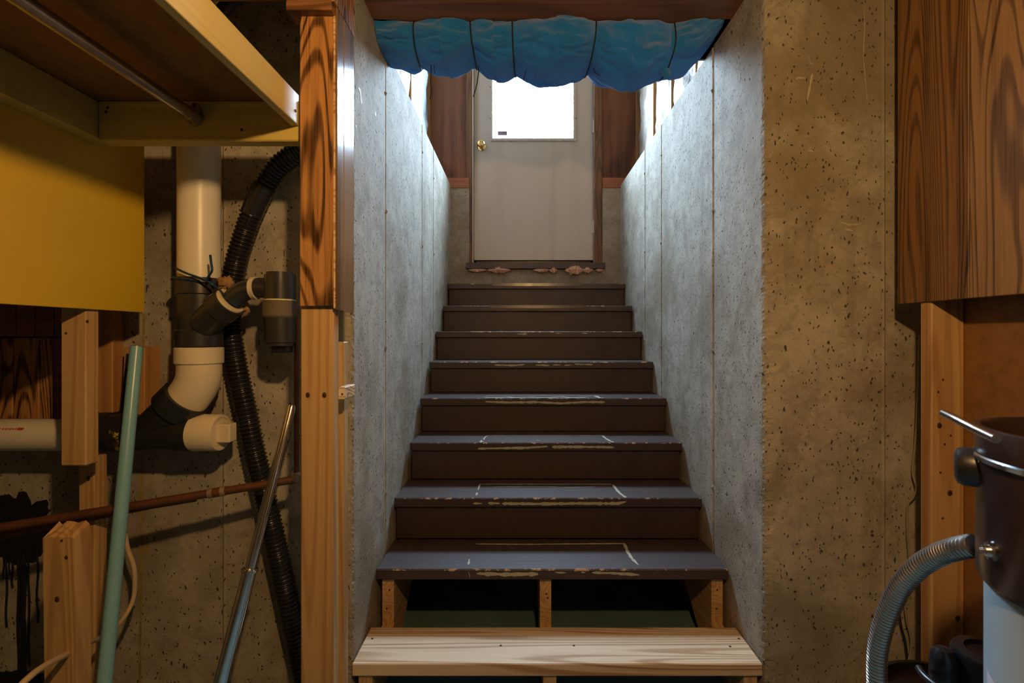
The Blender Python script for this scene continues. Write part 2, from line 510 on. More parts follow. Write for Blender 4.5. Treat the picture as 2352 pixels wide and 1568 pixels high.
def cloth_mat():
    g = G('blue_fleece')
    v = g.obj()
    n_ = g.noise(v, 9, 4, 0.6)
    f_ = g.noise(g.obj((1, 1, 1)), 210, 5, 0.8)
    col = g.mix(g.ramp(n_, 0.3, 0.7), (0.030, 0.32, 0.80), (0.020, 0.24, 0.64))
    col = g.mix(g.math('MULTIPLY', g.ramp(f_, 0.4, 0.75), 0.45), col, (0.06, 0.42, 0.88))
    nb = g.bump(f_, 0.004, 0.9)
    p = g.bsdf(col, 0.95, nb, spec=0.1, Sheen_Weight=0.6, Sheen_Roughness=0.4)
    tr = g.n('ShaderNodeBsdfTranslucent')
    g.set(tr.inputs['Color'], (0.08, 0.40, 0.75))
    mx = g.n('ShaderNodeMixShader')
    mx.inputs[0].default_value = 0.22
    g.l(p.outputs[0], mx.inputs[1]); g.l(tr.outputs[0], mx.inputs[2])
    g.l(mx.outputs[0], g.out.inputs['Surface'])
    return g.m
M['cloth'] = cloth_mat()

def glass_mat():
    g = G('window_glass')
    tr = g.n('ShaderNodeBsdfTransparent')
    gl = g.n('ShaderNodeBsdfGlossy'); gl.inputs['Roughness'].default_value = 0.02
    lw = g.n('ShaderNodeLayerWeight')
    fac = g.math('ADD', g.math('MULTIPLY', g.math('POWER', lw.outputs['Facing'], 5.0), 0.9), 0.04)
    mx = g.n('ShaderNodeMixShader')
    g.l(fac, mx.inputs[0]); g.l(tr.outputs[0], mx.inputs[1]); g.l(gl.outputs[0], mx.inputs[2])
    g.l(mx.outputs[0], g.out.inputs['Surface'])
    return g.m
M['glass'] = glass_mat()

def bulb_mat():
    g = G('lit_bulb')
    e = g.n('ShaderNodeEmission')
    g.set(e.inputs[0], LAMP_COLOR)
    e.inputs[1].default_value = LAMP_STRENGTH
    g.l(e.outputs[0], g.out.inputs['Surface'])
    return g.m
M['bulb'] = bulb_mat()

# ================================================================== STRUCTURE
XL, XR = -0.54, 0.77            # faces of the stair walls
DL, DR = 1.535, 1.51            # basement faces of the foundation, left and right of the stairs
DE = 3.69                       # concrete end wall under the door
ZT = CZ + 1.155                 # top of the foundation
RX0, RX1, RY0 = -2.3, 2.3, -2.4 # the basement room

floor = box('floor', RX0 - 0.2, RX1 + 0.2, RY0 - 0.2, 4.1, -0.10, 0.0, M['floor'], bevel=0)
tag(floor, 'painted grey-green concrete basement floor', 'floor', kind='structure')

def foundation(name, side, label):
    """L-shaped poured wall: stair face with vertical form-panel grooves, basement face, rough outer corner."""
    X = XL if side < 0 else XR
    D0 = DL if side < 0 else DR
    s = side
    far = RX0 if side < 0 else RX1
    pts = []
    # along the stair face from the far end to the corner
    gw = 0.006 if side < 0 else 0.009
    gd = 0.007 if side < 0 else 0.011
    pts.append((X, DE + 0.30))
    for gy, wd in ((2.965, 0.007), (2.62, 0.007), (1.915, gw)):
        pts += [(X, gy + wd), (X + s * gd, gy + wd * 0.8), (X + s * gd, gy - wd * 0.8), (X, gy - wd)]
    ncorner = len(pts)
    pts += [(X, D0 + 0.020), (X + s * 0.001, D0 + 0.007), (X + s * 0.006, D0 + 0.002), (X + s * 0.030, D0)]
    # basement face with a faint form seam
    seam = X + s * (0.375 if side > 0 else 0.41)
    pts += [(seam - s * 0.006, D0), (seam, D0 - 0.0025), (seam + s * 0.006, D0 + 0.002)]
    pts += [(far, D0), (far, D0 + 0.2), (X + s * 0.2, D0 + 0.2), (X + s * 0.2, DE + 0.30)]
    n = len(pts)
    levels = 320
    verts, faces = [], []
    for k in range(levels + 1):
        z = ZT * k / levels
        for i, (x, y) in enumerate(pts):
            jx = jy = 0.0
            if i in (ncorner, ncorner + 1, ncorner + 2, ncorner + 3):
                q = noise.fractal(Vector((z * 26, i * 3.1, side * 9)), 0.6, 2.0, 4)
                q2 = noise.noise(Vector((z * 90, i * 5.3, side * 4)))
                if i == ncorner + 1: jx, jy = s * abs(q) * 0.007, abs(q2) * 0.005
                if i == ncorner + 2: jx, jy = s * abs(q2) * 0.012, abs(q) * 0.007
                if i == ncorner: jy = q * 0.008
                if i == ncorner + 3: jx = s * q * 0.012; jy = 0.0
            elif 1 <= i < ncorner:
                jy = 0.002 * noise.noise(Vector((z * 30, i, side)))
            verts.append((x + jx, y + jy, z))
    for k in range(levels):
        for i in range(n):
            j = (i + 1) % n
            faces.append((k * n + i, k * n + j, (k + 1) * n + j, (k + 1) * n + i))
    # split the L caps in two quads-ish polygons
    faces.append(tuple(range(n))[::-1])
    faces.append(tuple(levels * n + i for i in range(n)))
    o = mesh(name, verts, faces, M['concrete'], origin=(0, 0, 0))
    tag(o, label, 'wall', kind='structure')
    # form-tie lumps beside the grooves
    for gy in (1.915, 2.62, 2.965):
        for zz in (0.60, 1.17, 1.72, 2.20):
            if gy > 2 and zz < 0.9: continue
            c = Vector((X - s * 0.001, gy + random.uniform(-0.004, 0.006), zz + random.uniform(-0.02, 0.02)))
            vv, ff = [], []
            nn = 9
            vv.append(c - Vector((s * 0.006, 0, 0)))
            for j in range(nn):
                a = 2 * math.pi * j / nn
                rr = 0.015 * random.uniform(0.6, 1.25)
                vv.append(c + Vector((s * 0.003, math.cos(a) * rr * 0.7, math.sin(a) * rr)))
            ff = [(0, 1 + j, 1 + (j + 1) % nn) for j in range(nn)] + [tuple(range(1, nn + 1))]
            mesh('form_tie', vv, ff, M['concrete_end'], o)
    return o

wall_l = foundation('wall_left', -1, 'grey pitted concrete wall left of the stairs')
wall_r = foundation('wall_right', 1, 'concrete wall right of the stairs, ochre where lamplight falls')

# concrete end wall with the notch for the door
xa, xb = P(1078, 0, DE).x, P(1384, 0, DE).x
zs = P(0, 619, DE).z
zt_end = P(0, 432, DE).z
prism('wall_end', [(XL, 0.0), (XR, 0.0), (XR, zt_end), (xb, zt_end), (xb, zs), (xa, zs), (xa, zt_end), (XL, zt_end)], 'Y', DE, DE + 0.2, M['concrete_end'], origin=(0, 0, 0))
tag(bpy.data.objects['wall_end'], 'low concrete end wall beneath the door at the stair top', 'wall', kind='structure')

# sill plates on top of the end wall, two stacked each side
for k, (x0, x1) in enumerate(((-0.71, xa + 0.0), (xb - 0.0, 0.905))):
    t = thing('trim_%d' % (k + 1), ((x0 + x1) / 2, DE, zt_end), 'reddish doubled sill plate %s of the door' % ('on the knob side' if k == 0 else 'on the hinge side'), 'trim', kind='structure')
    box('plate', x0, x1, DE - 0.005, DE + 0.135, zt_end, zt_end + 0.040, M['sill_pine'], t)
    box('plate', x0, x1, DE + 0.002, DE + 0.135, zt_end + 0.041, zt_end + 0.082, M['sill_pine'], t)

# upper stairwell: plywood back wall, insulated stud side walls, lid
ZC = CZ + 2.95
UXL, UXR = -0.71, 0.905
wb = thing('wall_upper_end', (0.1, 3.83, zt_end), 'reddish brown plywood wall around the door', 'wall', kind='structure')
dxa, dxb = P(1074, 0, 3.76).x, P(1378, 0, 3.76).x
dzt = CZ + 2.66
box('plywood', UXL - 0.05, dxa, 3.775, 3.79, zt_end + 0.082, ZC, M['plywood'], wb, bevel=0)
box('plywood', dxb, UXR + 0.05, 3.775, 3.79, zt_end + 0.082, ZC, M['plywood'], wb, bevel=0)
box('plywood', dxa, dxb, 3.775, 3.79, dzt, ZC, M['plywood'], wb, bevel=0)
box('sheathing', UXL - 0.2, dxa, 3.79, 3.86, 0.0, ZC, M['plywood'], wb, bevel=0)
box('sheathing', dxb, UXR + 0.2, 3.79, 3.86, 0.0, ZC, M['plywood'], wb, bevel=0)
box('sheathing', dxa, dxb, 3.79, 3.86, dzt, ZC, M['plywood'], wb, bevel=0)
box('sheathing', dxa, dxb, 3.79, 3.86, 0.0, zs - 0.01, M['plywood'], wb, bevel=0)

def batt(name, X, s, y0, y1, z0, z1, mat, parent, bulge=0.05, seed=0):
    ny, nz = 14, 40
    verts, faces = [], []
    for k in range(nz + 1):
        for i in range(ny + 1):
            u = i / ny
            y = y0 + (y1 - y0) * u
            z = z0 + (z1 - z0) * k / nz
            b = bulge * math.sin(math.pi * u) ** 0.6 if 0 < u < 1 else 0.0
            b += 0.022 * noise.fractal(Vector((y * 9, z * 4, seed)), 0.6, 2.0, 3) * (1 if 0 < i < ny else 0.3)
            verts.append((X - s * b, y, z))
    off = len(verts)
    for k in range(nz + 1):
        for i in range(ny + 1):
            verts.append((X + s * 0.03, y0 + (y1 - y0) * i / ny, z0 + (z1 - z0) * k / nz))
    W_ = ny + 1
    for k in range(nz):
        for i in range(ny):
            a = k * W_ + i
            faces.append((a, a + 1, a + 1 + W_, a + W_))
            faces.append((off + a, off + a + W_, off + a + 1 + W_, off + a + 1))
    for i in range(ny):
        faces.append((i, off + i, off + i + 1, i + 1))
        a = nz * W_ + i
        faces.append((a, a + 1, off + a + 1, off + a))
    for k in range(nz):
        a = k * W_
        faces.append((a, a + W_, off + a + W_, off + a))
        a = k * W_ + ny
        faces.append((a, off + a, off + a + W_, a + W_))
    return mesh(name, verts, faces, mat, parent, smooth=True)

for s, X, nm, lab in ((-1, UXL, 'wall_upper_left', 'insulated upper stair wall on the knob side, glossy plastic and kraft facing'),
                      (1, UXR, 'wall_upper_right', 'insulated upper stair wall on the hinge side, cream kraft facing')):
    wu = thing(nm, (X, 2.9, ZT), lab, 'wall', kind='structure')
    xo = X + s * 0.12
    box('backing', min(xo, xo + s * 0.02), max(xo, xo + s * 0.02), 1.6, 3.775, ZT, ZC, M['plywood'], wu, bevel=0)
    ys = [3.735, 3.27, 2.88, 2.48, 2.08, 1.70]
    if s < 0: ys = [3.735, 3.11, 2.72, 2.33, 1.94, 1.70]
    for i, y in enumerate(ys):
        box('stud', min(X, xo), max(X, xo), y, y + 0.036, ZT + 0.04, ZC, M['red_pine'], wu)
    box('sole_plate', min(X - s * 0.0, xo), max(X, xo), 1.62, 3.775, ZT, ZT + 0.04, M['sill_pine'], wu)
    for i in range(len(ys) - 1):
        m_ = M['kraft'] if (s > 0 or i != 0) else M['poly']
        batt('insulation_batt', X + s * 0.035, s, ys[i + 1] + 0.037, ys[i] - 0.001, ZT + 0.041, ZC - 0.01, m_, wu, 0.05, seed=i * 3 + s)

box('ceiling_stairwell', UXL - 0.2, UXR + 0.2, 1.5, 3.9, ZC, ZC + 0.05, M['plaster'], bevel=0)
tag(bpy.data.objects['ceiling_stairwell'], 'plain lid of the stairwell above the door', 'ceiling', kind='structure')
box('wall_upper_front', UXL - 0.2, UXR + 0.2, 1.50, 1.60, ZT + 0.26, ZC, M['plaster'], bevel=0)
tag(bpy.data.objects['wall_upper_front'], 'upper stairwell wall over the header beam', 'wall', kind='structure')

# header beam over the stair opening
hb = box('header_beam', UXL - 0.15, UXR + 0.15, DR - 0.02, 2.02, ZT + 0.0005, ZT + 0.26, M['beam'], bevel=0.003)
hb.name = 'trim_3'
tag(hb, 'dark brown header beam spanning the top of the stair opening', 'beam', kind='structure')

# rest of the basement room (behind and beside the camera)
box('ceiling', RX0 - 0.2, RX1 + 0.2, RY0 - 0.2, DR - 0.02, ZT, ZT + 0.05, M['ceiling'], bevel=0)
for q0, q1 in ((RX0 - 0.2, UXL - 0.15), (UXR + 0.15, RX1 + 0.2)):
    o = box('ceiling_edge', q0, q1, DR - 0.02, 1.75, ZT, ZT + 0.05, M['ceiling'], bevel=0)
    tag(o, 'dark wooden ceiling strip resting on the foundation %s' % ('left of the header' if q0 < 0 else 'right of the header'), 'ceiling', kind='structure')
tag(bpy.data.objects['ceiling'], 'bare dark wooden basement ceiling', 'ceiling', kind='structure')
box('wall_back', RX0 - 0.2, RX1 + 0.2, RY0 - 0.2, RY0, 0, ZT, M['plaster'], bevel=0)
tag(bpy.data.objects['wall_back'], 'plain wall behind the viewpoint', 'wall', kind='structure')
for s, nm in ((-1, 'wall_room_left'), (1, 'wall_room_right')):
    xx = RX0 if s < 0 else RX1
    o = box(nm, min(xx, xx + s * 0.2), max(xx, xx + s * 0.2), RY0, 1.70, 0, ZT, M['plaster'], bevel=0)
    tag(o, 'plain basement side wall %s' % ('beyond the yellow closet' if s < 0 else 'beyond the panelled partition'), 'wall', kind='structure')

# ================================================================== DOOR
DD = 3.735
d1 = thing('door_1', P(1226, 598, DD), 'off-white entry door with a bright glazed upper half and brass knob', 'door', kind='structure')
x0, x1 = P(1089, 0, DD).x, P(1362, 0, DD).x
z0 = P(0, 597, DD).z
z1 = z0 + 2.03
wx0, wx1 = P(1131, 0, DD).x, P(1317, 0, DD).x
wz0 = P(0, 319, DD).z
wz1 = z1 - 0.14
# slab with an opening (ring of faces front and back)
def slab(name, x0, x1, z0, z1, hx0, hx1, hz0, hz1, ya, yb, mat, parent):
    o_ = [(x0, z0), (x1, z0), (x1, z1), (x0, z1)]
    i_ = [(hx0, hz0), (hx1, hz0), (hx1, hz1), (hx0, hz1)]
    v = [(x, ya, z) for x, z in o_ + i_] + [(x, yb, z) for x, z in o_ + i_]
    f = []
    for k in range(4):
        j = (k + 1) % 4
        f += [(k, j, 4 + j, 4 + k), (8 + k, 12 + k, 12 + j, 8 + j), (k, 8 + k, 8 + j, j), (4 + k, 4 + j, 12 + j, 12 + k)]
    return mesh(name, v, f, mat, parent)
sl = slab('slab', x0, x1, z0, z1, wx0, wx1, wz0, wz1, DD, DD + 0.044, M['door_paint'], d1)
wt = slab('window_trim', wx0 - 0.018, wx1 + 0.018, wz0 - 0.018, wz1 + 0.018, wx0 + 0.002, wx1 - 0.002, wz0 + 0.002, wz1 - 0.002, DD - 0.010, DD + 0.0, M['door_paint'], d1)
box('pane', wx0, wx1, DD + 0.018, DD + 0.023, wz0, wz1, M['glass'], d1, bevel=0)
# sticker in the corner of the pane
st = thing('sticker', P(1154, 306, DD + 0.017), None); st.parent = d1; st.location = P(1154, 306, DD + 0.0165) - wloc(d1)
sw, sh = 0.037, 0.016
cx, cz = P(1154, 0, DD + 0.0165).x, P(0, 306, DD + 0.0165).z
box('sticker_backing', cx - sw, cx + sw, DD + 0.0168, DD + 0.0175, cz - sh, cz + sh, M['print_dark'], st, bevel=0)
for i in range(9):
    xx = cx - sw * 0.85 + i * sw * 0.21
    lean = 0.004 if i % 2 else -0.003
    mesh('sticker_stroke', [(xx, DD + 0.0164, cz - sh * 0.55), (xx + 0.003, DD + 0.0164, cz - sh * 0.55), (xx + 0.003 + lean, DD + 0.0164, cz + sh * 0.5), (xx + lean, DD + 0.0164, cz + sh * 0.5)], [(0, 1, 2, 3)],
         M['print_blue'] if i % 3 else M['print_red'], st)
# knob
kc = P(1106, 337, DD)
stepped('knob_rose', kc, kc - Vector((0, 1, 0)), [(0.0, 0.033), (0.006, 0.033), (0.012, 0.024), (0.013, 0.012), (0.035, 0.011), (0.040, 0.016), (0.050, 0.027), (0.064, 0.029), (0.074, 0.023), (0.079, 0.010), (0.080, 0.002)], M['brass'], d1)
# hinges on the right stile
for py in (290, 520):
    c = P(1363, py, DD - 0.006)
    h = tube('hinge', [c - Vector((0, 0, 0.05)), c + Vector((0, 0, 0.05))], 0.007, M['steel'], d1, seg=10)
    box('hinge_leaf', c.x - 0.014, c.x + 0.014, DD - 0.0035, DD - 0.0005, c.z - 0.045, c.z + 0.045, M['steel'], h, bevel=0)
# screws of the glazing trim
for px, py in ((1132, 200), (1132, 272), (1317, 182), (1317, 272), (1180, 324), (1290, 324)):
    c = P(px - (6 if px < 1200 else -6), py, DD - 0.0105)
    sphere('screw', c, 0.004, M['dark_metal'], wt, seg=8, sz=(1, 0.5, 1))

# jamb of weathered wood
jb = thing('trim_4', ((dxa + dxb) / 2, DD, z0), 'weathered brown door jamb around the off-white door', 'trim', kind='structure')
box('side_jamb', dxa - 0.003, x0 - 0.004, DD - 0.035, DD + 0.09, zs + 0.03, dzt, M['jamb'], jb)
box('side_jamb', x1 + 0.004, dxb + 0.006, DD - 0.035, DD + 0.09, zs + 0.03, dzt, M['jamb'], jb)
box('door_stop', x0 - 0.010, x0 - 0.002, DD - 0.040, DD - 0.003, zs + 0.03, dzt - 0.04, M['door_paint'], jb)
box('door_stop', x1 + 0.002, x1 + 0.010, DD - 0.030, DD - 0.008, zs + 0.03, dzt - 0.04, M['door_paint'], jb)
box('light_seal', x0 - 0.02, x0 + 0.012, DD + 0.0445, DD + 0.06, zs + 0.03, dzt, M['jamb'], jb, bevel=0)  # unseen strips added behind the slab to block daylight leaking round it
box('light_seal', x1 - 0.012, x1 + 0.02, DD + 0.0445, DD + 0.06, zs + 0.03, dzt, M['jamb'], jb, bevel=0)
box('light_seal', x0, x1, DD + 0.0445, DD + 0.06, z1 - 0.012, dzt, M['jamb'], jb, bevel=0)
box('bottom_light_seal', x0, x1, DD + 0.0445, DD + 0.06, zs - 0.02, z0 + 0.02, M['black_plastic'], jb, bevel=0)  # added out of sight, keeps daylight from leaking under the slab
box('head_jamb', x0 - 0.004, x1 + 0.004, DD - 0.035, DD + 0.09, z1 + 0.004, dzt, M['jamb'], jb)

# threshold and pink fluff beneath it
tx0, tx1 = P(1072, 0, DE).x, P(1388, 0, DE).x
th = box('door_threshold', tx0, tx1, DE - 0.045, DE + 0.14, P(0, 617, DE - 0.04).z, P(0, 603, DE - 0.04).z, M['step'], bevel=0.003, origin=(0.1, DE + 0.05, P(0, 617, DE).z - 0.02))
tag(th, 'dark brown painted threshold board under the door', 'threshold')
fl = thing('insulation_fluff', (0.1, DE, zs), 'scraps of pink fibre insulation poking out below the threshold', 'insulation')
for (pa, pb, th_) in ((1075, 1118, 6), (1120, 1172, 10), (1225, 1262, 7), (1262, 1280, 10), (1298, 1342, 15), (1335, 1362, 10), (1368, 1386, 6)):
    verts, faces = [], []
    nseg, nr = 14, 8
    for i in range(nseg + 1):
        u = i / nseg
        c = P(pa + (pb - pa) * u, 620, DE - 0.030)
        rr = R(th_, DE) * (0.25 + math.sin(math.pi * u)) * 0.62
        for j in range(nr):
            a = 2 * math.pi * j / nr
            q = 1 + 0.7 * noise.noise(Vector((u * 9 + pa, a * 1.7, 2)))
            verts.append(c + Vector((0.004 * noise.noise(Vector((j, i, 1))), math.cos(a) * rr * 0.8 * q, math.sin(a) * rr * q)))
    for i in range(nseg):
        for j in range(nr):
            faces.append((i * nr + j, i * nr + (j + 1) % nr, (i + 1) * nr + (j + 1) % nr, (i + 1) * nr + j))
    faces += [tuple(range(nr)), tuple(range(nseg * nr, nseg * nr + nr))]
    mesh('tuft', verts, faces, M['fluff'], fl)

# ================================================================== STAIRCASE
WID = 1.30
N = 9
dN = [1.515 + 0.250 * i for i in range(N)]
zN = [CZ - 1.039 + 0.1774 * i for i in range(N)]
edges = [(808, 1755), (863, 1675), (905, 1613), (941, 1567), (965, 1532), (986, 1502), (1001, 1475), (1017, 1452), (1029, 1436)]
stair = thing('staircase', (0.115, 2.6, 0), 'straight wooden stairs, chipped dark brown paint, lowest tread bare pine', 'staircase')
treads = []
for i in range(N):
    x0, x1 = P(edges[i][0], 0, dN[i]).x, P(edges[i][1], 0, dN[i]).x
    x0 = max(x0, XL + 0.004); x1 = min(x1, XR - 0.004)
    dep = 0.192 if i == 0 else 0.262
    if i == N - 1: dep = DE - dN[i] - 0.004
    m_ = M['pale_pine'] if i == 0 else M['step']
    t = box('tread', x0, x1, dN[i], dN[i] + dep, zN[i] - 0.040, zN[i], m_, stair, bevel=0.004 if i else 0.003,
            origin=((x0 + x1) / 2, dN[i], zN[i]))
    if i == 0: t['label'] = 'bare pine bottom tread'
    treads.append(t)
    if i >= 2:
        box('riser', x0 + 0.006, x1 - 0.006, dN[i] + 0.018, dN[i] + 0.036, zN[i - 1] + 0.0005, zN[i] - 0.0405, M['riser'], stair)

# cut stringers
def stringer(x0, x1):
    poly = [(dN[0] + 0.012, 0.0), (dN[0] + 0.012, zN[0] - 0.0405)]
    for i in range(1, N):
        yf = dN[i] + 0.0365 if i >= 2 else dN[i] + 0.022
        poly += [(yf, zN[i - 1] - 0.0405), (yf, zN[i] - 0.0405)]
    poly += [(DE - 0.006, zN[N - 1] - 0.0405), (DE - 0.006, zN[N - 1] - 0.36), (dN[0] + 0.34, 0.0)]
    return prism('stringer', poly, 'X', x0, x1, M['pineY'], stair)
dS = dN[1] + 0.022
for pa, pb in ((878, 905), (1240, 1266), (1634, 1660)):
    s_ = stringer(P(pa, 0, dS).x, P(pb, 0, dS).x)
    xm = P((pa + pb) / 2, 0, dS).x
    for dz in (0.10, 0.115) if pa == 1240 else (0.06, 0.13):
        sphere('nail', (xm + random.uniform(-.008, .008), dS - 0.0005, zN[0] + dz - 0.04), 0.004, M['nail'], s_, seg=8, sz=(1, 0.4, 1))
# nails and knots on the bottom tread
for px, py in ((855, 1466), (1697, 1466), (1150, 1482), (1318, 1482), (1677, 1484)):
    d = (CZ - zN[0]) * F / (py - VY)
    sphere('nail', Vector((P(px, py, d).x, d, zN[0])), 0.0045, M['nail'], treads[0], seg=8, sz=(1, 1, 0.4))

# tape residue left on the treads: painted-on smears
def smear(tread, i, pts, wpx, face='top', seed=0):
    """ribbon along photo pixels, laid on the tread's top or front face."""
    r_ = random.Random(seed)
    L = []
    for px, py in pts:
        if face == 'top':
            d = (CZ - zN[i]) * F / (py - VY)
            d = max(min(d, dN[i] + 0.235), dN[i] + 0.003)
            L.append(Vector((P(px, py, d).x, d, zN[i] + 0.0007)))
        else:
            p = P(px, py, dN[i] - 0.0007)
            p.z = max(min(p.z, zN[i] - 0.004), zN[i] - 0.037)
            L.append(p)
    Q = []
    for a, b in zip(L, L[1:]):
        k = max(2, int((b - a).length / 0.012))
        for j in range(k): Q.append(a + (b - a) * (j / k))
    Q.append(L[-1])
    verts, faces = [], []
    n = len(Q)
    for j, q in enumerate(Q):
        t = (Q[min(j + 1, n - 1)] - Q[max(j - 1, 0)]).normalized()
        s_ = t.cross(Vector((0, 0, 1))) if face == 'top' else Vector((0, 0, 1))
        hw = wpx * (0.55 + 0.6 * r_.random()) * (0.4 if j in (0, n - 1) else 1.0)
        a, b = q + s_ * hw, q - s_ * hw * r_.uniform(0.7, 1.2)
        if face != 'top':
            a.z = min(a.z, zN[i] - 0.0045); b.z = max(b.z, zN[i] - 0.036)
        verts += [a, b]
    for j in range(n - 1):
        faces.append((2 * j, 2 * j + 1, 2 * j + 3, 2 * j + 2))
    mesh('tape_residue', verts, faces, M['residue'], tread)

S = [
 (1, [(1092, 1249), (1200, 1250), (1320, 1249), (1436, 1248)], .005, 'top'),
 (1, [(1434, 1248), (1442, 1268), (1452, 1283), (1466, 1297)], .0075, 'top'),
 (1, [(1078, 1284), (1076, 1297)], .005, 'top'),
 (1, [(1076, 1313), (1080, 1326)], .006, 'front'),
 (1, [(1095, 1317), (1160, 1319), (1236, 1318)], .0075, 'front'),
 (1, [(1275, 1314), (1300, 1315)], .003, 'front'), (1, [(1335, 1314), (1345, 1315)], .003, 'front'), (1, [(1360, 1315), (1410, 1316), (1468, 1320)], .006, 'front'),
 (2, [(1098, 1125), (1102, 1112), (1180, 1112), (1300, 1112), (1405, 1112)], .0045, 'top'),
 (2, [(1130, 1118), (1230, 1117), (1300, 1119), (1370, 1118)], .0025, 'top'),
 (2, [(1408, 1113), (1416, 1124), (1424, 1133), (1438, 1143)], .0065, 'top'),
 (2, [(1096, 1131), (1094, 1138)], .005, 'top'),
 (2, [(1087, 1156), (1107, 1156)], .006, 'front'), (2, [(1121, 1155), (1148, 1156)], .007, 'front'),
 (2, [(1153, 1156), (1240, 1157), (1330, 1156), (1420, 1156), (1438, 1152)], .007, 'front'),
 (3, [(1108, 1013), (1114, 1004), (1120, 1000), (1250, 1000), (1390, 1000)], .004, 'top'),
 (3, [(1384, 1001), (1392, 1007), (1400, 1012), (1410, 1018)], .007, 'top'),
 (3, [(1104, 1016), (1110, 1009)], .008, 'top'), (3, [(1230, 1011), (1242, 1011)], .006, 'top'),
 (3, [(1098, 1030), (1160, 1029), (1212, 1028), (1258, 1025)], .006, 'front'), (3, [(1268, 1026), (1340, 1026), (1410, 1027)], .007, 'front'),
 (4, [(1112, 909), (1180, 908), (1290, 908), (1380, 909)], .004, 'top'),
 (4, [(1112, 912), (1124, 916), (1170, 912), (1180, 916), (1220, 912), (1250, 916), (1290, 911), (1310, 917), (1350, 912)], .010, 'top'),
 (4, [(1368, 909), (1378, 914), (1388, 917)], .012, 'top'),
 (4, [(1115, 922), (1170, 924), (1230, 923), (1290, 926), (1340, 923), (1390, 923)], .006, 'front'),
 (5, [(1136, 838), (1180, 839), (1205, 837)], .005, 'front'), (5, [(1230, 838), (1262, 839)], .005, 'front'), (5, [(1270, 838), (1288, 838)], .004, 'front'), (5, [(1296, 839), (1312, 838)], .005, 'front'), (5, [(1320, 836), (1362, 837)], .004, 'front'),
 (6, [(1188, 767), (1210, 767)], .005, 'front'), (6, [(1276, 765), (1290, 765)], .003, 'front'), (6, [(1335, 764), (1350, 766)], .004, 'front'),
]
for k, (i, pts, wd, face) in enumerate(S):
    smear(treads[i], i, pts, wd, face, seed=k)
# clear grip strips folded over the two top nosings
for i, pa, pb in ((7, 1124, 1347), (8, 1131, 1338)):
    x0, x1 = P(pa, 0, dN[i]).x, P(pb, 0, dN[i]).x
    mesh('grip_strip', [(x0, dN[i] + 0.05, zN[i] + 0.0025), (x1, dN[i] + 0.05, zN[i] + 0.0025), (x1, dN[i] - 0.003, zN[i] + 0.003), (x0, dN[i] - 0.003, zN[i] + 0.003), (x1, dN[i] - 0.003, zN[i] - 0.018), (x0, dN[i] - 0.003, zN[i] - 0.018)],
         [(0, 1, 2, 3), (3, 2, 4, 5)], M['grip'], treads[i])

# ================================================================== BLANKET ROLL under the header
blank = thing('blanket_roll', (0.115, 1.88, ZT - 0.14), 'rolled blue fleece blanket tied with dark cords under the header beam', 'blanket')
bot = [(868, 120), (905, 131), (940, 134), (955, 131), (985, 142), (1040, 144), (1083, 132), (1130, 157), (1165, 158), (1188, 150), (1230, 165), (1290, 168), (1330, 162), (1362, 146), (1395, 172), (1440, 187), (1470, 188), (1505, 176), (1530, 166), (1560, 158), (1590, 148), (1630, 112), (1668, 70)]
cords = [954, 1082, 1184, 1362, 1533]
def interp(tab, x):
    if x <= tab[0][0]: return tab[0][1]
    for (a, ya), (b, yb) in zip(tab, tab[1:]):
        if x <= b:
            t = (x - a) / (b - a)
            t = t * t * (3 - 2 * t) * 0.4 + t * 0.6
            return ya + (yb - ya) * t
    return tab[-1][1]
DC = 1.875
def section(px, v, off=0.0):
    """point on the roll: px across, v in 0..2pi around (0 = back, pi/2 = bottom, pi = front, 3pi/2 = top)."""
    zb = P(px, interp(bot, px), DC - 0.02).z
    pinch = min(1.0, min(abs(px - c) for c in cords) / 38.0)
    pinch = math.sin(pinch * math.pi / 2)
    ends = 1.0
    if px < 930: ends = 0.45 + 0.55 * max(0, (px - 868) / 62)
    if px > 1600: ends = 0.55 + 0.45 * max(0, (1668 - px) / 68)
    hd = (0.115 + 0.018 * pinch + (0.03 * math.exp(-((px - 1275) / 80) ** 2))) * (0.8 + 0.2 * ends)
    ztop = ZT + 0.035
    zc, hz = (ztop + zb) / 2, (ztop - zb) / 2
    c, s_ = math.cos(v), math.sin(v)
    e = 0.80
    yy = DC + hd * math.copysign(abs(c) ** e, c)
    zz = zc - hz * math.copysign(abs(s_) ** e, s_)
    # folds that radiate from the ties and wrap round the roll
    near = min(cords, key=lambda c_: abs(px - c_))
    dd = (px - near) / 60.0
    fold = 0.013 * math.exp(-abs(dd) * 0.9) * math.sin(v * 5 + abs(dd) * 2.4 + near) * (1 - math.exp(-abs(dd) * 3))
    fold += 0.016 * noise.fractal(Vector((px / 95.0, v * 1.3, 4.0)), 0.7, 2.0, 3) * pinch
    for q_, (v0, sl, am) in enumerate(((2.60, 0.0045, 0.010), (2.15, -0.0035, 0.008), (2.95, -0.0025, 0.007))):
        vc_ = v0 + sl * (px - near) + 0.06 * math.sin(px / 33.0 + q_)
        fold -= am * math.exp(-((v - vc_) / 0.085) ** 2) * math.exp(-abs(dd) * 0.45) * min(1, abs(dd) * 2)
    fold *= 1.0 - 0.65 * math.exp(-((v - math.pi / 2) / 0.45) ** 2)
    q = Vector((0, c, -s_)).normalized() * (fold + off)
    x = P(px, 0, DC - 0.06).x
    p = Vector((x, yy, zz)) + q
    p.z = min(p.z, ZT - 0.001 + min(off, 0.0))
    # keep the ends inside the stair walls
    p.x = max(min(p.x, XR - 0.002), XL + 0.002)
    return p
NXb, NVb = 320, 130
verts, faces = [], []
for i in range(NXb + 1):
    px = 868 + (1668 - 868) * i / NXb
    for j in range(NVb):
        verts.append(section(px, 2 * math.pi * j / NVb))
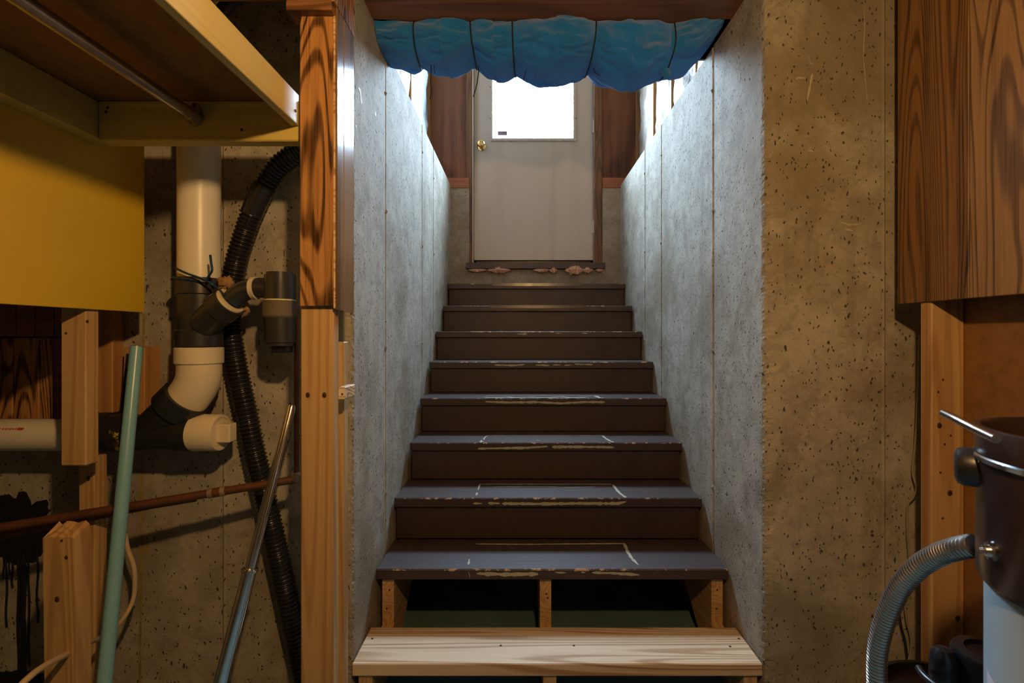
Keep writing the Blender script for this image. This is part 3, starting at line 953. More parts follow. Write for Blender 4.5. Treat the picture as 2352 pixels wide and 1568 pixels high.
for i in range(NXb):
    for j in range(NVb):
        faces.append((i * NVb + j, i * NVb + (j + 1) % NVb, (i + 1) * NVb + (j + 1) % NVb, (i + 1) * NVb + j))
faces += [tuple(range(NVb))[::-1], tuple(range(NXb * NVb, (NXb + 1) * NVb))]
mesh('cloth', verts, faces, M['cloth'], blank, smooth=True)
# fuzzy fringe along the lower edge
verts, faces = [], []
for k in range(900):
    px = random.uniform(900, 1640)
    v = random.uniform(1.2, 2.1)
    a = section(px, v)
    d_ = Vector((random.uniform(-1, 1), random.uniform(-0.3, 0.3), -1.2)).normalized() * random.uniform(0.002, 0.007)
    e_ = Vector((0.0003, 0, 0))
    b_ = len(verts)
    verts += [a - e_, a + e_, a + d_]
    faces.append((b_, b_ + 1, b_ + 2))
o = mesh('fuzz', verts, faces, M['cloth'], blank)
o['kind'] = 'stuff'
for c in cords:
    pts = [section(c + 7 * math.sin(v * 0.5 + c), v, 0.001) for v in [math.pi * (0.25 + 1.05 * k / 30) for k in range(31)]]
    tube('tie_cord', pts, 0.0028, M['cord'], blank, seg=8)
for pts in ([(978, 140), (974, 133), (982, 141), (990, 150), (989, 190), (991, 205), (988, 228)], [(998, 145), (997, 155), (999, 168)],
            [(1098, 152), (1099, 165), (1095, 195), (1087, 222)], [(1210, 158), (1205, 172), (1202, 186)], [(1231, 164), (1230, 174)],
            [(1363, 148), (1365, 163), (1372, 170), (1378, 174)]):
    tube('loose_cord_end', catmull([P(x, y, DC) for x, y in pts], 5), 0.0022 if len(pts) > 3 else 0.0014, M['cord'], blank, seg=6)
# trailing corner of cloth
c0 = P(1526, 168, DC - 0.03)
verts, faces = [], []
for i in range(9):
    u = i / 8
    c = c0 + Vector((0.012 * u, 0.0, -0.030 * u + 0.012))
    rr = 0.021 * math.sqrt(max(0.02, 1 - u * u))
    for j in range(12):
        a = 2 * math.pi * j / 12
        q = 1 + 0.25 * noise.noise(Vector((u * 3, a, 7)))
        verts.append(c + Vector((math.cos(a) * rr * q, math.sin(a) * rr * 0.8 * q, 0)))
for i in range(8):
    for j in range(12):
        faces.append((i * 12 + j, i * 12 + (j + 1) % 12, (i + 1) * 12 + (j + 1) % 12, (i + 1) * 12 + j))
faces.append(tuple(range(96, 108)))
mesh('cloth_tail', verts, faces, M['cloth'], blank, smooth=True)

# ================================================================== LEFT: clad post
post = thing('panelled_post', (-0.50, 1.20, 0), 'post of pale lumber clad above in dark oak-print panelling', 'post')
XS = -0.447
box('lumber', P(690, 0, 1.18).x, P(766, 0, 1.18).x, 1.18, 1.215, 0.001, CZ + 0.77, M['pineZ'], post, bevel=0.003)
fp = box('front_panel', P(688, 0, 1.165).x, XS - 0.009, 1.166, 1.1785, CZ + 0.071, CZ + 0.7775, M['panel'], post)
box('edge_trim', XS - 0.0085, XS - 0.0045, 1.1655, 1.20, CZ + 0.066, CZ + 0.7775, M['pale_pine'], post, bevel=0)
box('side_panel', XS - 0.004, XS, 1.168, 1.2085, CZ + 0.062, CZ + 0.7995, M['panel_side'], post, bevel=0.0005)
box('side_panel', XS - 0.004, XS, 1.2125, 1.283, CZ + 0.060, CZ + 0.7995, M['panel_side'], post, bevel=0.0005)
box('furring', XS - 0.05, XS - 0.0045, 1.2155, 1.275, CZ + 0.075, CZ + 0.77, M['pineZ'], post, bevel=0)
cp = box('cap_block', -0.562, XS - 0.006, 1.145, 1.285, CZ + 0.7785, ZT - 0.001, M['panel_cap'], post)
box('cap_side', XS - 0.0055, XS + 0.001, 1.147, 1.286, CZ + 0.8002, ZT - 0.001, M['panel'], post, bevel=0.0005)
for px in (707, 745):
    sphere('nail', P(px, 907, 1.1795), 0.0055, M['nail'], post, seg=10, sz=(1, 0.4, 1.3))

s2 = thing('wall_stud', (-0.53, 1.38, 0), 'shorter lumber stud standing behind the panelled post', 'stud')
box('lumber', -0.580, -0.502, 1.36, 1.394, 0.001, P(0, 785, 1.36).z, M['pineZ'], s2, bevel=0.002)
blk = box('wood_block', P(776, 0, 1.28).x, P(792, 0, 1.28).x, 1.28, 1.3595, P(0, 917, 1.28).z, P(0, 889, 1.28).z, M['pale_pine'], bevel=0.002)
tag(blk, 'small pale block nailed between the panelled post and the stud', 'block')
sphere('nail', P(786, 905, 1.2795), 0.003, M['nail'], blk, seg=8)

hd = box('trim_5', RX0 + 0.001, -0.5625, 1.15, 1.19, CZ + 0.828, ZT - 0.001, M['beam'], bevel=0.002)
tag(hd, 'dark header board running left from the cap of the panelled post', 'beam', kind='structure')

# ================================================================== LEFT: closet shelf
XP = -1.10
shelf = thing('closet_shelf', (-0.83, 0.8, CZ + 0.485), 'pale yellow closet shelf with brown hardboard underside above the pipes', 'shelf')
ZS = CZ + 0.589
box('shelf_board', XP, -0.575, 0.25, 1.236, ZS, ZS + 0.008, M['hardboard'], shelf, bevel=0)
box('front_edge', -0.575, -0.555, 0.25, 1.199, CZ + 0.524, ZS + 0.012, M['pale_yellow'], shelf, bevel=0.0015)
box('end_cleat', XP + 0.041, -0.5495, 1.20, 1.237, CZ + 0.487, ZS - 0.0005, M['cleat_yellow'], shelf, bevel=0.003)
box('side_cleat', XP + 0.0005, XP + 0.040, 0.25, 1.237, CZ + 0.492, ZS - 0.0005, M['cleat_yellow'], shelf, bevel=0.003)
for px, py in ((247, 247), (243, 257), (555, 298)):
    sphere('nail', P(px, py, 1.1995), 0.004, M['nail'], shelf, seg=8, sz=(1, 0.4, 1))
sphere('nail', (-0.5545, 1.18, CZ + 0.553), 0.004, M['nail'], shelf, seg=8, sz=(0.4, 1, 1))

yp = box('painted_panel', XP - 0.010, XP, 0.20, 1.40, CZ + 0.067, ZS - 0.001, M['yellow'], bevel=0.001)
tag(yp, 'mustard yellow painted board below the closet shelf', 'panel')

rod = thing('closet_rod', (-0.814, 0.75, CZ + 0.53), 'dull steel hanging rod beneath the closet shelf', 'rod')
ra = P(450, 270, 1.199)
tube('rod_tube', [(ra.x, 0.30, ra.z), (ra.x, 1.193, ra.z)], 0.0145, M['steel'], rod, seg=20)
fv = []
for k in range(20):
    a = 2 * math.pi * k / 20
    x, z = 0.0215 * math.cos(a), 0.0215 * math.sin(a)
    if z > 0: z *= 1.7; x *= 0.82
    fv.append((ra.x + x, ra.z + z))
prism('flange', fv, 'Y', 1.193, 1.1985, M['steel'], rod)
stepped('flange_cup', (ra.x, 1.17, ra.z), (ra.x, 1.2, ra.z), [(0, 0.0155), (0.001, 0.018), (0.022, 0.0185), (0.023, 0.0155)], M['steel'], rod, seg=20)
sphere('screw', (ra.x, 1.192, ra.z + 0.028), 0.0045, M['dark_metal'], rod, seg=8)

# ================================================================== LEFT: lumber around the pipes
h2 = thing('hanging_stud', (-1.13, 1.24, P(0, 1070, 1.223).z), 'short two-by-four hanging below the mustard board with its sawn end free', 'stud')
box('lumber', P(139, 0, 1.223).x, XP - 0.0105, 1.223, 1.262, P(0, 1070, 1.223).z, CZ + 0.5, M['pineZ'], h2, bevel=0.003)
sphere('nail', P(152, 765, 1.2225), 0.003, M['nail'], h2, seg=8)
sphere('nail', P(228, 737, 1.2225) + Vector((-0.03, 0, 0)), 0.003, M['nail'], h2, seg=8)

b2 = box('backing_board', P(222, 0, 1.49).x, P(258, 0, 1.49).x, 1.49, DL - 0.001, P(0, 948, 1.49).z, CZ + 0.4, M['red_pine'], bevel=0.002)
tag(b2, 'orange-brown vertical board fixed to the concrete beside the hanging stud', 'board')

fs = thing('floor_stud', (-1.2, 1.34, 0), 'long lumber stud rising from the floor under the drain pipe', 'stud')
box('lumber', P(180, 0, 1.32).x, P(217, 0, 1.32).x, 1.32, 1.362, 0.001, P(0, 1050, 1.32).z, M['pineZ'], fs, bevel=0.003)
sphere('knot', P(203, 1098, 1.3195), 0.006, M['nail'], fs, seg=8, sz=(0.7, 0.3, 1.4))

lp = thing('rough_post', (-1.06, 1.12, 0), 'short lumber post with a ragged sawn top in front of the tar stain', 'post')
lx0, lx1 = P(98, 0, 1.1).x, P(170, 0, 1.1).x
nn = 9
verts, faces = [], []
zt_ = P(0, 1235, 1.1).z
top_f, top_b = [], []
for k in range(nn):
    u = k / (nn - 1)
    x = lx0 + (lx1 - lx0) * u
    verts += [(x + 0.010, 1.1, 0.001), (x, 1.1, zt_ + random.uniform(-0.002, 0.004)), (x + 0.002, 1.138, zt_ + 0.022 + random.uniform(-0.004, 0.008) - 0.010 * abs(u - 0.5)), (x + 0.010, 1.138, 0.001)]
for k in range(nn - 1):
    a, b = 4 * k, 4 * k + 4
    faces += [(a, b, b + 1, a + 1), (a + 1, b + 1, b + 2, a + 2), (a + 2, b + 2, b + 3, a + 3), (a + 3, b + 3, b, a)]
faces += [(0, 1, 2, 3), (4 * nn - 4, 4 * nn - 1, 4 * nn - 2, 4 * nn - 3)]
mesh('lumber', verts, faces, M['pineZ'], lp)
sphere('nail', P(142, 1241, 1.0995), 0.003, M['nail'], lp, seg=8)
sphere('knot', P(131, 1376, 1.0995), 0.007, M['nail'], lp, seg=8, sz=(0.8, 0.25, 1))
sphere('knot', P(152, 1280, 1.0995), 0.005, M['nail'], lp, seg=8, sz=(0.8, 0.25, 1))

wb2 = thing('wood_offcut', P(300, 970, 1.5), 'reddish wood offcut with a metal strap standing behind the teal pole', 'offcut')
prism('offcut', [(P(272, 0, 1.46).x, P(0, 985, 1.46).z), (P(326, 0, 1.46).x, P(0, 985, 1.46).z), (P(328, 0, 1.46).x, P(0, 797, 1.46).z), (P(280, 0, 1.46).x, P(0, 797, 1.46).z)], 'Y', 1.468, DL - 0.001, M['red_pine'], wb2, bevel=0.002)
a, b = P(299, 812, 1.4655), P(283, 965, 1.4655)
mesh('metal_strap', [a + Vector((-.012, 0, 0)), a + Vector((.012, 0, 0)), b + Vector((.012, 0, 0)), b + Vector((-.012, 0, 0)), a + Vector((-.012, .002, 0)), a + Vector((.012, .002, 0)), b + Vector((.012, .002, 0)), b + Vector((-.012, .002, 0))], BF, M['dark_metal'], wb2)
sphere('screw', P(285, 950, 1.4645), 0.004, M['steel'], wb2, seg=8)

# panelling on the wall at the far left
wpn = thing('wall_panelling', (-1.5, 1.52, 0.9), 'strip of wood-grain wall panelling behind the white drain pipe', 'panelling')
for pa, pb in ((-90, -42), (-38, 28), (31, 88), (92, 120)):
    box('panel_board', P(pa, 0, 1.515).x, P(pb, 0, 1.515).x, 1.515, DL - 0.001, P(0, 1000, 1.515).z, P(0, 776, 1.515).z, M['panel'], wpn)
box('panel_edge', P(122, 0, 1.51).x, P(146, 0, 1.51).x, 1.512, DL - 0.001, P(0, 1000, 1.515).z, P(0, 776, 1.515).z, M['beam'], wpn)
wpu = thing('dark_planks', (-1.5, 1.5, CZ), 'dark vertical planks fixed high on the concrete behind the mustard board', 'planks')
for k in range(6):
    pa = -95 + k * 44
    box('plank', P(pa, 0, 1.49).x, P(pa + 41, 0, 1.49).x, 1.49, DL - 0.001, P(0, 772, 1.49).z, CZ + 0.5, M['beam'], wpu)

# ================================================================== LEFT: drain pipes
DA = 1.41
def rp(px): return R(px, DA)
dr = thing('drain_pipe', P(458, 1040, DA), 'white and black plastic drain stack with a wye fitting and cleanout plug', 'drain pipe')
stack = tube('stack_pipe', [P(458, 648, DA), Vector((P(458, 0, DA).x, DA, CZ + 1.15))], rp(43), M['pvc'], dr, seg=36)
stepped('sanitary_tee', P(458, 640, DA), P(458, 900, DA), [(0, rp(44)), (0, rp(47)), (rp(36), rp(47.5)), (rp(38), rp(43.5)), (rp(116), rp(43.5)), (rp(120), rp(48)), (rp(155), rp(48.5)), (rp(155), rp(40))], M['abs'], dr, seg=40)
stepped('elbow_hub', P(458, 797, DA), P(458, 900, DA), [(0, rp(40)), (0, rp(47)), (rp(2), rp(49)), (rp(36), rp(49)), (rp(39), rp(45)), (rp(46), rp(44))], M['pvc_cream'], dr, seg=40)
ep = catmull([P(458, 838, DA), P(458, 858, DA), P(452, 882, DA), P(438, 905, DA), P(420, 927, DA)], 6)
tube('elbow', ep, [rp(45)] * len(ep), M['pvc_cream'], dr, seg=40)
a, b = P(431, 912, DA), P(385, 960, DA)
stepped('branch_hub', a, b, [(0, rp(46)), (0, rp(53)), (rp(40), rp(54)), (rp(41), rp(46)), (rp(60), rp(45))], M['abs2'], dr, seg=40)
tube('wye_branch', [P(405, 940, DA), P(335, 1000, DA)], [rp(45), rp(40)], M['abs2'], dr, seg=36)
tube('wye_body', [P(296, 993, DA), P(446, 993, DA)], rp(40), M['abs2'], dr, seg=36)
stepped('coupling', P(228, 993, DA), P(446, 993, DA), [(0, rp(36)), (0, rp(42)), (rp(20), rp(44)), (rp(22), rp(40)), (rp(44), rp(41)), (rp(46), rp(44)), (rp(76), rp(43)), (rp(78), rp(38))], M['abs_paint'], dr, seg=36)
stepped('cleanout_hub', P(410, 993, DA), P(500, 993, DA), [(0, rp(39)), (rp(4), rp(43)), (rp(40), rp(43)), (rp(40), rp(36))], M['abs2'], dr, seg=36)
pl = stepped('cleanout_plug', P(449, 993, DA), P(600, 993, DA), [(0, rp(38)), (0, rp(42)), (rp(56), rp(41.5)), (rp(60), rp(40)), (rp(60), rp(35)), (rp(57), rp(34)), (rp(57), rp(28)), (rp(57), 0.0005)], M['pvc_cream'], dr, seg=40)
cP = P(506, 993, DA)
box('square_head', cP.x - 0.004, cP.x + rp(30), DA - rp(14), DA + rp(14), cP.z - rp(21), cP.z + rp(21), M['pvc_cream'], pl, bevel=0.003)
tube('branch_pipe', [P(-140, 998, DA), P(236, 998, DA)], rp(36), M['pvc'], dr, seg=36)
# yellowish arm: tee branch, offset elbow, trap adapter
DB = 1.36
v1 = P(458, 735, DA)
tube('tee_arm', [P(470, 745, DA - 0.02), P(512, 705, DB + 0.005)], [rp(33), rp(33)], M['abs'], dr, seg=32)
stepped('arm_hub', P(503, 713, DB + 0.01), P(545, 678, DB), [(0, rp(31)), (0, rp(36)), (rp(34), rp(36)), (rp(35), rp(26))], M['abs'], dr, seg=32)
stepped('glue_ring', P(527, 693, DB + 0.005), P(560, 668, DB), [(0, rp(33)), (rp(6), rp(31)), (rp(7), rp(24))], M['glue'], dr, seg=28)
ap = catmull([P(533, 690, DB), P(548, 676, DB), P(566, 666, DB), P(590, 661, DB), P(618, 661, DB)], 6)
tube('arm_elbow', ap, R(23, DB), M['abs'], dr, seg=28)
stepped('glue_ring', P(581, 662, DB), P(618, 661, DB), [(0, R(22, DB)), (0, R(26, DB)), (R(9, DB), R(26, DB)), (R(10, DB), R(22, DB))], M['glue'], dr, seg=28)
def rb(px): return R(px, DB)
stepped('trap_adapter', P(643, 626, DB), P(643, 900, DB), [(0, rb(24)), (0, rb(28)), (rb(5), rb(28)), (rb(6), rb(33)), (rb(64), rb(33)), (rb(64), rb(20))], M['abs'], dr, seg=36)
stepped('glue_ring', P(643, 688, DB), P(643, 900, DB), [(0, rb(20)), (0, rb(34)), (rb(3), rb(34)), (rb(3), rb(20))], M['glue'], dr, seg=32)
stepped('rubber_coupling', P(643, 692, DB), P(643, 900, DB), [(0, rb(20)), (0, rb(36)), (rb(34), rb(37)), (rb(38), rb(34)), (rb(38), rb(20))], M['rubber'], dr, seg=36)
stepped('drop_pipe', P(643, 730, DB), P(643, 900, DB), [(0, rb(20)), (0, rb(33)), (rb(56), rb(33)), (rb(57), rb(30)), (rb(64), rb(30)), (rb(64), 0.0005)], M['abs'], dr, seg=36)
c = P(648, 801, DB)
box('threaded_plug', c.x - rb(19), c.x + rb(19), DB - rb(14), DB + rb(14), c.z - rb(8), c.z + rb(8), M['black_plastic'], dr, bevel=0.002)
# red print on the pipes
for k in range(26):
    y0_ = 345 + k * 11.2
    hgt = 7.5 if k % 7 else 9.5
    ang = -2.62
    c = P(458, y0_, DA)
    rr = rp(43) + 0.0004
    wv_ = 0.10 if k % 5 else 0.16
    vv = []
    for aa in (-0.5, 0.5):
        a_ = ang + wv_ * aa
        for zz in (0, -rp(hgt)):
            vv.append((c.x + rr * math.cos(a_), DA + rr * math.sin(a_), c.z + zz))
    mesh('print_mark', vv, [(0, 1, 3, 2)], M['red_ink'], stack)
for k, (pa, pb) in enumerate(((0, 6), (8, 12), (14, 17), (32, 34), (38, 42), (44, 48), (50, 53), (55, 59), (61, 64), (66, 69), (71, 85))):
    a_ = math.radians(205) if k < 10 else math.radians(206)
    rr = rp(36) + 0.0005
    vv = []
    for px in (pa, pb):
        for aa in (-0.06, 0.06):
            a2 = math.radians(32) + aa * (1.0 if k < 10 else 1.3)
            vv.append((P(px, 0, DA).x + (0.002 if aa > 0 else 0), DA - rr * math.cos(a2), P(0, 998, DA).z + rr * math.sin(a2)))
    mesh('print_mark', vv, [(0, 1, 3, 2)], M['red_ink'], dr)

# blue wire and twine tied round the stack
wr = thing('tie_wire', P(490, 650, DA - 0.08), 'dark blue wire twisted round the drain stack with a curled loose end', 'wire')
wp = []
for k in range(14):
    a_ = math.pi * (0.98 + 0.86 * k / 13)
    wp.append(Vector((P(458, 0, DA).x + (rp(48) + 0.002) * math.cos(a_), DA + (rp(48) + 0.002) * math.sin(a_), P(0, 636 + 1.3 * k, DA).z)))
wp += [P(506, 668, DA - 0.065), P(516, 680, DB - 0.03)]
tube('wire_loop', catmull(wp, 3), 0.0035, M['wire_blue'], wr, seg=8)
tube('wire_end', catmull([P(404, 616, DA - 0.07), P(425, 626, DA - 0.075), P(450, 635, DA - 0.075), P(475, 645, DA - 0.073), P(497, 660, DA - 0.069)], 5), 0.0032, M['wire_blue'], wr, seg=8)
tube('wire_end', catmull([P(483, 586, DA - 0.08), P(485, 604, DA - 0.085), P(487, 621, DA - 0.082), P(478, 636, DA - 0.076), P(476, 645, DA - 0.073)], 5), 0.0032, M['wire_blue'], wr, seg=8)
tw = thing('twine_knot', P(520, 652, DA - 0.02), 'frayed brown twine knotted where the pipe arm meets the hose', 'twine')
def blob(name, c, sx, sy, sz, mat, parent, seed, amp=0.5):
    verts, faces = [], []
    c = Vector(c)
    for i in range(11):
        th = math.pi * i / 10
        for j in range(18):
            a_ = 2 * math.pi * j / 18
            d_ = Vector((math.sin(th) * math.cos(a_), math.sin(th) * math.sin(a_), math.cos(th)))
            q = 1 + amp * noise.fractal(d_ * 2.2 + Vector((seed, 0, 0)), 0.6, 2, 3)
            verts.append(c + Vector((d_.x * sx, d_.y * sy, d_.z * sz)) * q)
    for i in range(10):
        for j in range(18):
            faces.append((i * 18 + j, i * 18 + (j + 1) % 18, (i + 1) * 18 + (j + 1) % 18, (i + 1) * 18 + j))
    return mesh(name, verts, faces, mat, parent, smooth=True)
blob('knot', P(520, 650, DA - 0.03), 0.022, 0.018, 0.018, M['twine'], tw, 1)
blob('wrap', P(556, 706, DA - 0.01), 0.018, 0.016, 0.028, M['twine'], tw, 5)
for k in range(7):
    q = P(512 + random.uniform(-6, 6), 662 + random.uniform(-4, 6), DA - 0.045)
    tube('strand', [P(520, 652, DA - 0.04), q, q + Vector((-0.012 - 0.006 * random.random(), -0.004, -0.010 * random.random()))], 0.0012, M['twine'], tw, seg=5)

# corrugated black hose
hs = thing('corrugated_hose', P(684, 1520, 1.48), 'black corrugated drain hose looping down the concrete behind the drain', 'hose')
hp = [(716, 326, 1.43), (684, 350, 1.45), (640, 382, 1.46), (612, 420, 1.47), (590, 462, 1.48), (566, 525, 1.49), (546, 590, 1.492), (534, 650, 1.495), (528, 700, 1.497), (530, 760, 1.497), (545, 850, 1.495), (566, 945, 1.495), (584, 1035, 1.49), (600, 1100, 1.49), (622, 1200, 1.49), (648, 1320, 1.49), (672, 1430, 1.49), (694, 1530, 1.49), (716, 1640, 1.49)]
fine = resample(catmull([P(*p) for p in hp], 16), 0.0016)
def hose_y(p): return VY - (p.z - CZ) / p.y * F
rads, runs = [], []
for k, p in enumerate(fine):
    py = hose_y(p)
    base = R(24.0, 1.49)
    ph = (k * 0.0016 / 0.0126) % 1.0
    rr = base - 0.0056 * (0.5 + 0.5 * math.cos(ph * 2 * math.pi)) ** 1.4
    if 425 < py < 492: rr = base * 0.98 + (0.0012 if 455 < py < 462 else 0)
    rads.append(rr)
cut0 = next(i for i, p in enumerate(fine) if hose_y(p) > 426)
cut1 = next(i for i, p in enumerate(fine) if hose_y(p) > 492)
tube('hose_length', fine[:cut0 + 1], rads[:cut0 + 1], M['hose'], hs, seg=20)
tube('cuff', fine[cut0:cut1 + 1], rads[cut0:cut1 + 1], M['hose'], hs, seg=24)
tube('hose_length', fine[cut1:], rads[cut1:], M['hose'], hs, seg=20)

# copper pipes
cpp = thing('copper_pipe', P(340, 1150, 1.32), 'tarnished copper pipe sloping across the concrete to an elbow by the post', 'pipe')
A, B = P(-90, 1226, 1.22), P(676, 1101, 1.385)
tube('pipe_run', [A, B], R(9.5, 1.32), M['copper'], cpp, seg=16)
for u in (0.725, 0.765):
    q = A + (B - A) * u; e = (B - A).normalized() * 0.006
    tube('solder_joint', [q - e, q + e], R(11.5, 1.32), M['solder'], cpp, seg=16)
q = A + (B - A) * 0.745; e = (B - A).normalized() * 0.014
tube('sleeve', [q - e, q + e], R(10.8, 1.32), M['copper'], cpp, seg=16)
blob('elbow', P(680, 1095, 1.385), 0.015, 0.015, 0.017, M['solder'], cpp, 3, 0.25)
tube('riser_pipe', [P(681, 1090, 1.385), Vector((P(681, 0, 1.385).x, 1.385, P(0, 705, 1.385).z))], R(5.5, 1.385), M['copper'], cpp, seg=12)
cp2 = thing('lower_copper_pipe', P(150, 1200, 1.30), 'second copper pipe running just below and behind the sloping one', 'pipe')
tube('pipe_run', [P(-90, 1250, 1.27), P(335, 1163, 1.335), P(450, 1144, 1.358)], R(8, 1.30), M['copper'], cp2, seg=14)

# teal pole
tp = thing('teal_pole', P(240, 1900, 1.1), 'teal painted pole leaning in front of the drain wye', 'pole')
tA = P(314, 797, 1.34)
tB = P(314 - 0.0947 * (2 - 797 + 795) , 0, 1.1)
yb_ = VY + CZ * F / 1.06
tB = P(313 - 0.0947 * (yb_ - 797), yb_, 1.06); tB.z = 0.004
tube('shaft', [tA, tB], R(12.8, 1.34), M['teal'], tp, seg=24)
e = (tB - tA).normalized()
tube('worn_tip', [tA - e * 0.0015, tA + e * 0.007], R(12.2, 1.34), M['copper'], tp, seg=24)

# chrome telescopic pole
cpole = thing('chrome_pole', P(430, 1900, 1.15), 'chrome telescopic tube leaning against the panelled post', 'pole')
ctA = P(671, 930, 1.365)
yb_ = VY + CZ * F / 1.15
ctB = P(671 - 0.256 * (yb_ - 930), yb_, 1.15); ctB.z = 0.006
def along(py):
    lo, hi = 0.0, 1.0
    for _ in range(40):
        m_ = (lo + hi) / 2
        q = ctA + (ctB - ctA) * m_
        if VY - (q.z - CZ) / q.y * F < py: lo = m_
        else: hi = m_
    return ctA + (ctB - ctA) * lo
q = along(1310)
e = (ctB - ctA).normalized()
tube('inner_tube', [ctA, ctA + e * 0.01, q], [R(7, 1.35), R(10.0, 1.35), R(11.5, 1.3)], M['chrome'], cpole, seg=20)
tube('outer_tube', [q, ctB], R(15, 1.28), M['chrome'], cpole, seg=24)
stepped('collar', q - e * 0.008, ctB, [(0, R(12, 1.28)), (0.001, R(16.5, 1.28)), (0.004, R(18.5, 1.28)), (0.009, R(18.5, 1.28)), (0.012, R(15, 1.28))], M['chrome'], cpole, seg=24)

# cream cable
cb = thing('cream_cable', P(150, 1500, 1.1), 'cream electrical cable looping behind the teal pole and through the rough post', 'cable')
tube('cable_run', catmull([P(287, 1225, 1.42), P(294, 1262, 1.42), P(308, 1305, 1.42), P(308, 1365, 1.42), P(293, 1405, 1.40), P(266, 1440, 1.34), P(235, 1462, 1.26), P(205, 1474, 1.17), P(188, 1478, 1.145)], 8), R(5.2, 1.3), M['cable'], cb, seg=12)
tube('cable_tail', catmull([P(154, 1502, 1.10), P(140, 1509, 1.07), P(105, 1527, 1.02), P(70, 1552, 0.98), P(35, 1590, 0.95), P(10, 1650, 0.94)], 8), R(7.2, 1.0), M['cable'], cb, seg=12)

# tar stain with drips on the concrete
ts = thing('tar_stain', P(55, 1300, DL), None); ts.parent = wall_l; ts.location = P(55, 1300, DL) - wloc(wall_l)
def splat(name, c, rx, rz, seed, n=56):
    vv = [(c.x, DL - 0.006, c.z)]
    for j in range(n):
        a_ = 2 * math.pi * j / n
        q = 1 + 0.32 * noise.fractal(Vector((math.cos(a_) * 2.5, math.sin(a_) * 2.5, seed)), 0.8, 2, 4) + random.uniform(-.07, .07)
        vv.append((c.x + math.cos(a_) * rx * q, DL - 0.002, c.z + math.sin(a_) * rz * q))
    base = len(vv)
    for j in range(n):
        x, y, z = vv[1 + j]
        vv.append((x, DL + 0.002, z))
    ff = [(0, 1 + j, 1 + (j + 1) % n) for j in range(n)] + [(1 + j, base + j, base + (j + 1) % n, 1 + (j + 1) % n) for j in range(n)]
    mesh(name, vv, ff, M['tar'], ts)
splat('splat', P(52, 1205, DL), R(66, DL), R(70, DL), 1)
splat('splat', P(48, 1262, DL), R(48, DL), R(32, DL), 4)
splat('splat', P(40, 1560, DL), R(60, DL), R(22, DL), 8)
for px, ya, yb_, wd in ((8, 1240, 1330, 1.5), (15, 1250, 1440, 2), (22, 1240, 1320, 1.5), (28, 1260, 1350, 2), (43, 1270, 1560, 3), (56, 1270, 1560, 4), (66, 1275, 1530, 2), (86, 1255, 1430, 2), (50, 1280, 1568, 2)):
    pts = [P(px + 1.5 * math.sin(k * 1.3 + px), ya + (yb_ - ya) * k / 8, DL - 0.001) for k in range(9)]
    tube('drip', pts, R(wd, DL), M['tar'], ts, seg=6)

# old paint and scratches on the concrete faces
def mark(name, parent, plane, pts, wd, mat, seed=0):
    r_ = random.Random(seed)
    L = []
    for px, py in pts:
        if plane == 'L': d = (XL + 0.0008) * F / (px - VX)
        elif plane == 'DL': d = DL - 0.0008
        else: d = DR - 0.0008
        L.append(P(px, py, d))
    Q = []
    for a, b in zip(L, L[1:]):
        k = max(2, int((b - a).length / 0.008))
        for j in range(k): Q.append(a + (b - a) * (j / k))
    Q.append(L[-1])
    verts, faces = [], []
    for j, q in enumerate(Q):
        t = (Q[min(j + 1, len(Q) - 1)] - Q[max(j - 1, 0)]).normalized()
        s_ = t.cross(Vector((1, 0, 0)) if plane == 'L' else Vector((0, 1, 0))).normalized()
        hw = wd * r_.uniform(0.35, 1.1) * (0.3 if j in (0, len(Q) - 1) else 1)
        verts += [q + s_ * hw, q - s_ * hw]
    faces = [(2 * j, 2 * j + 1, 2 * j + 3, 2 * j + 2) for j in range(len(Q) - 1)]
    return mesh(name, verts, faces, mat, parent)
M['white_mark'] = mat_plain('white_paint_mark', (0.75, 0.74, 0.70), 0.7)
M['old_yellow'] = mat_plain('old_yellow_line', (0.36, 0.27, 0.06), 0.8, var=0.6, nscale=40)
M['scratch'] = mat_plain('pale_scratch', (0.48, 0.42, 0.31), 0.9)
mark('paint_line', wall_l, 'DL', [(331, 720), (329, 800), (328, 960)], 0.006, M['old_yellow'], 1)
mark('paint_line', wall_l, 'DL', [(325, 1045), (324, 1200), (323, 1400), (321, 1590)], 0.005, M['old_yellow'], 2)
mark('paint_drip', wall_l, 'DL', [(336, 1240), (337, 1275)], 0.006, M['old_yellow'], 3)
mark('paint_mark', wall_l, 'L', [(823, 201), (827, 207), (829, 225), (831, 238)], 0.010, M['white_mark'], 4)
mark('paint_mark', wall_l, 'L', [(861, 258), (864, 266)], 0.008, M['white_mark'], 5)
mark('paint_mark', wall_l, 'L', [(817, 287), (819, 293)], 0.006, M['white_mark'], 6)
for k, pts in enumerate(([(1866, 168), (1860, 200), (1854, 232)], [(1828, 182), (1834, 178), (1852, 180)], [(1800, 303), (1806, 296)], [(1855, 345), (1870, 348)],
                         [(1930, 510), (1950, 516), (1978, 514)], [(1940, 525), (1960, 530)], [(1985, 20), (1986, 60), (1983, 130), (1992, 230)])):
    mark('scratch', wall_r, 'DR', pts, 0.0035 if len(pts) < 4 else 0.0014, M['scratch'], 20 + k)

# black duct hose high in the corner
dk = thing('black_vent_hose', P(525, 20, 1.30), 'black plastic pipe end high in the dark corner above the closet shelf', 'pipe')
tube('pipe_end', [P(507, 30, 1.30), P(560, -30, 1.29)], R(15, 1.30), M['hose'], dk, seg=20)
tube('pipe_collar', [P(538, -4, 1.295), P(556, -24, 1.292)], R(19, 1.30), M['hose'], dk, seg=20)

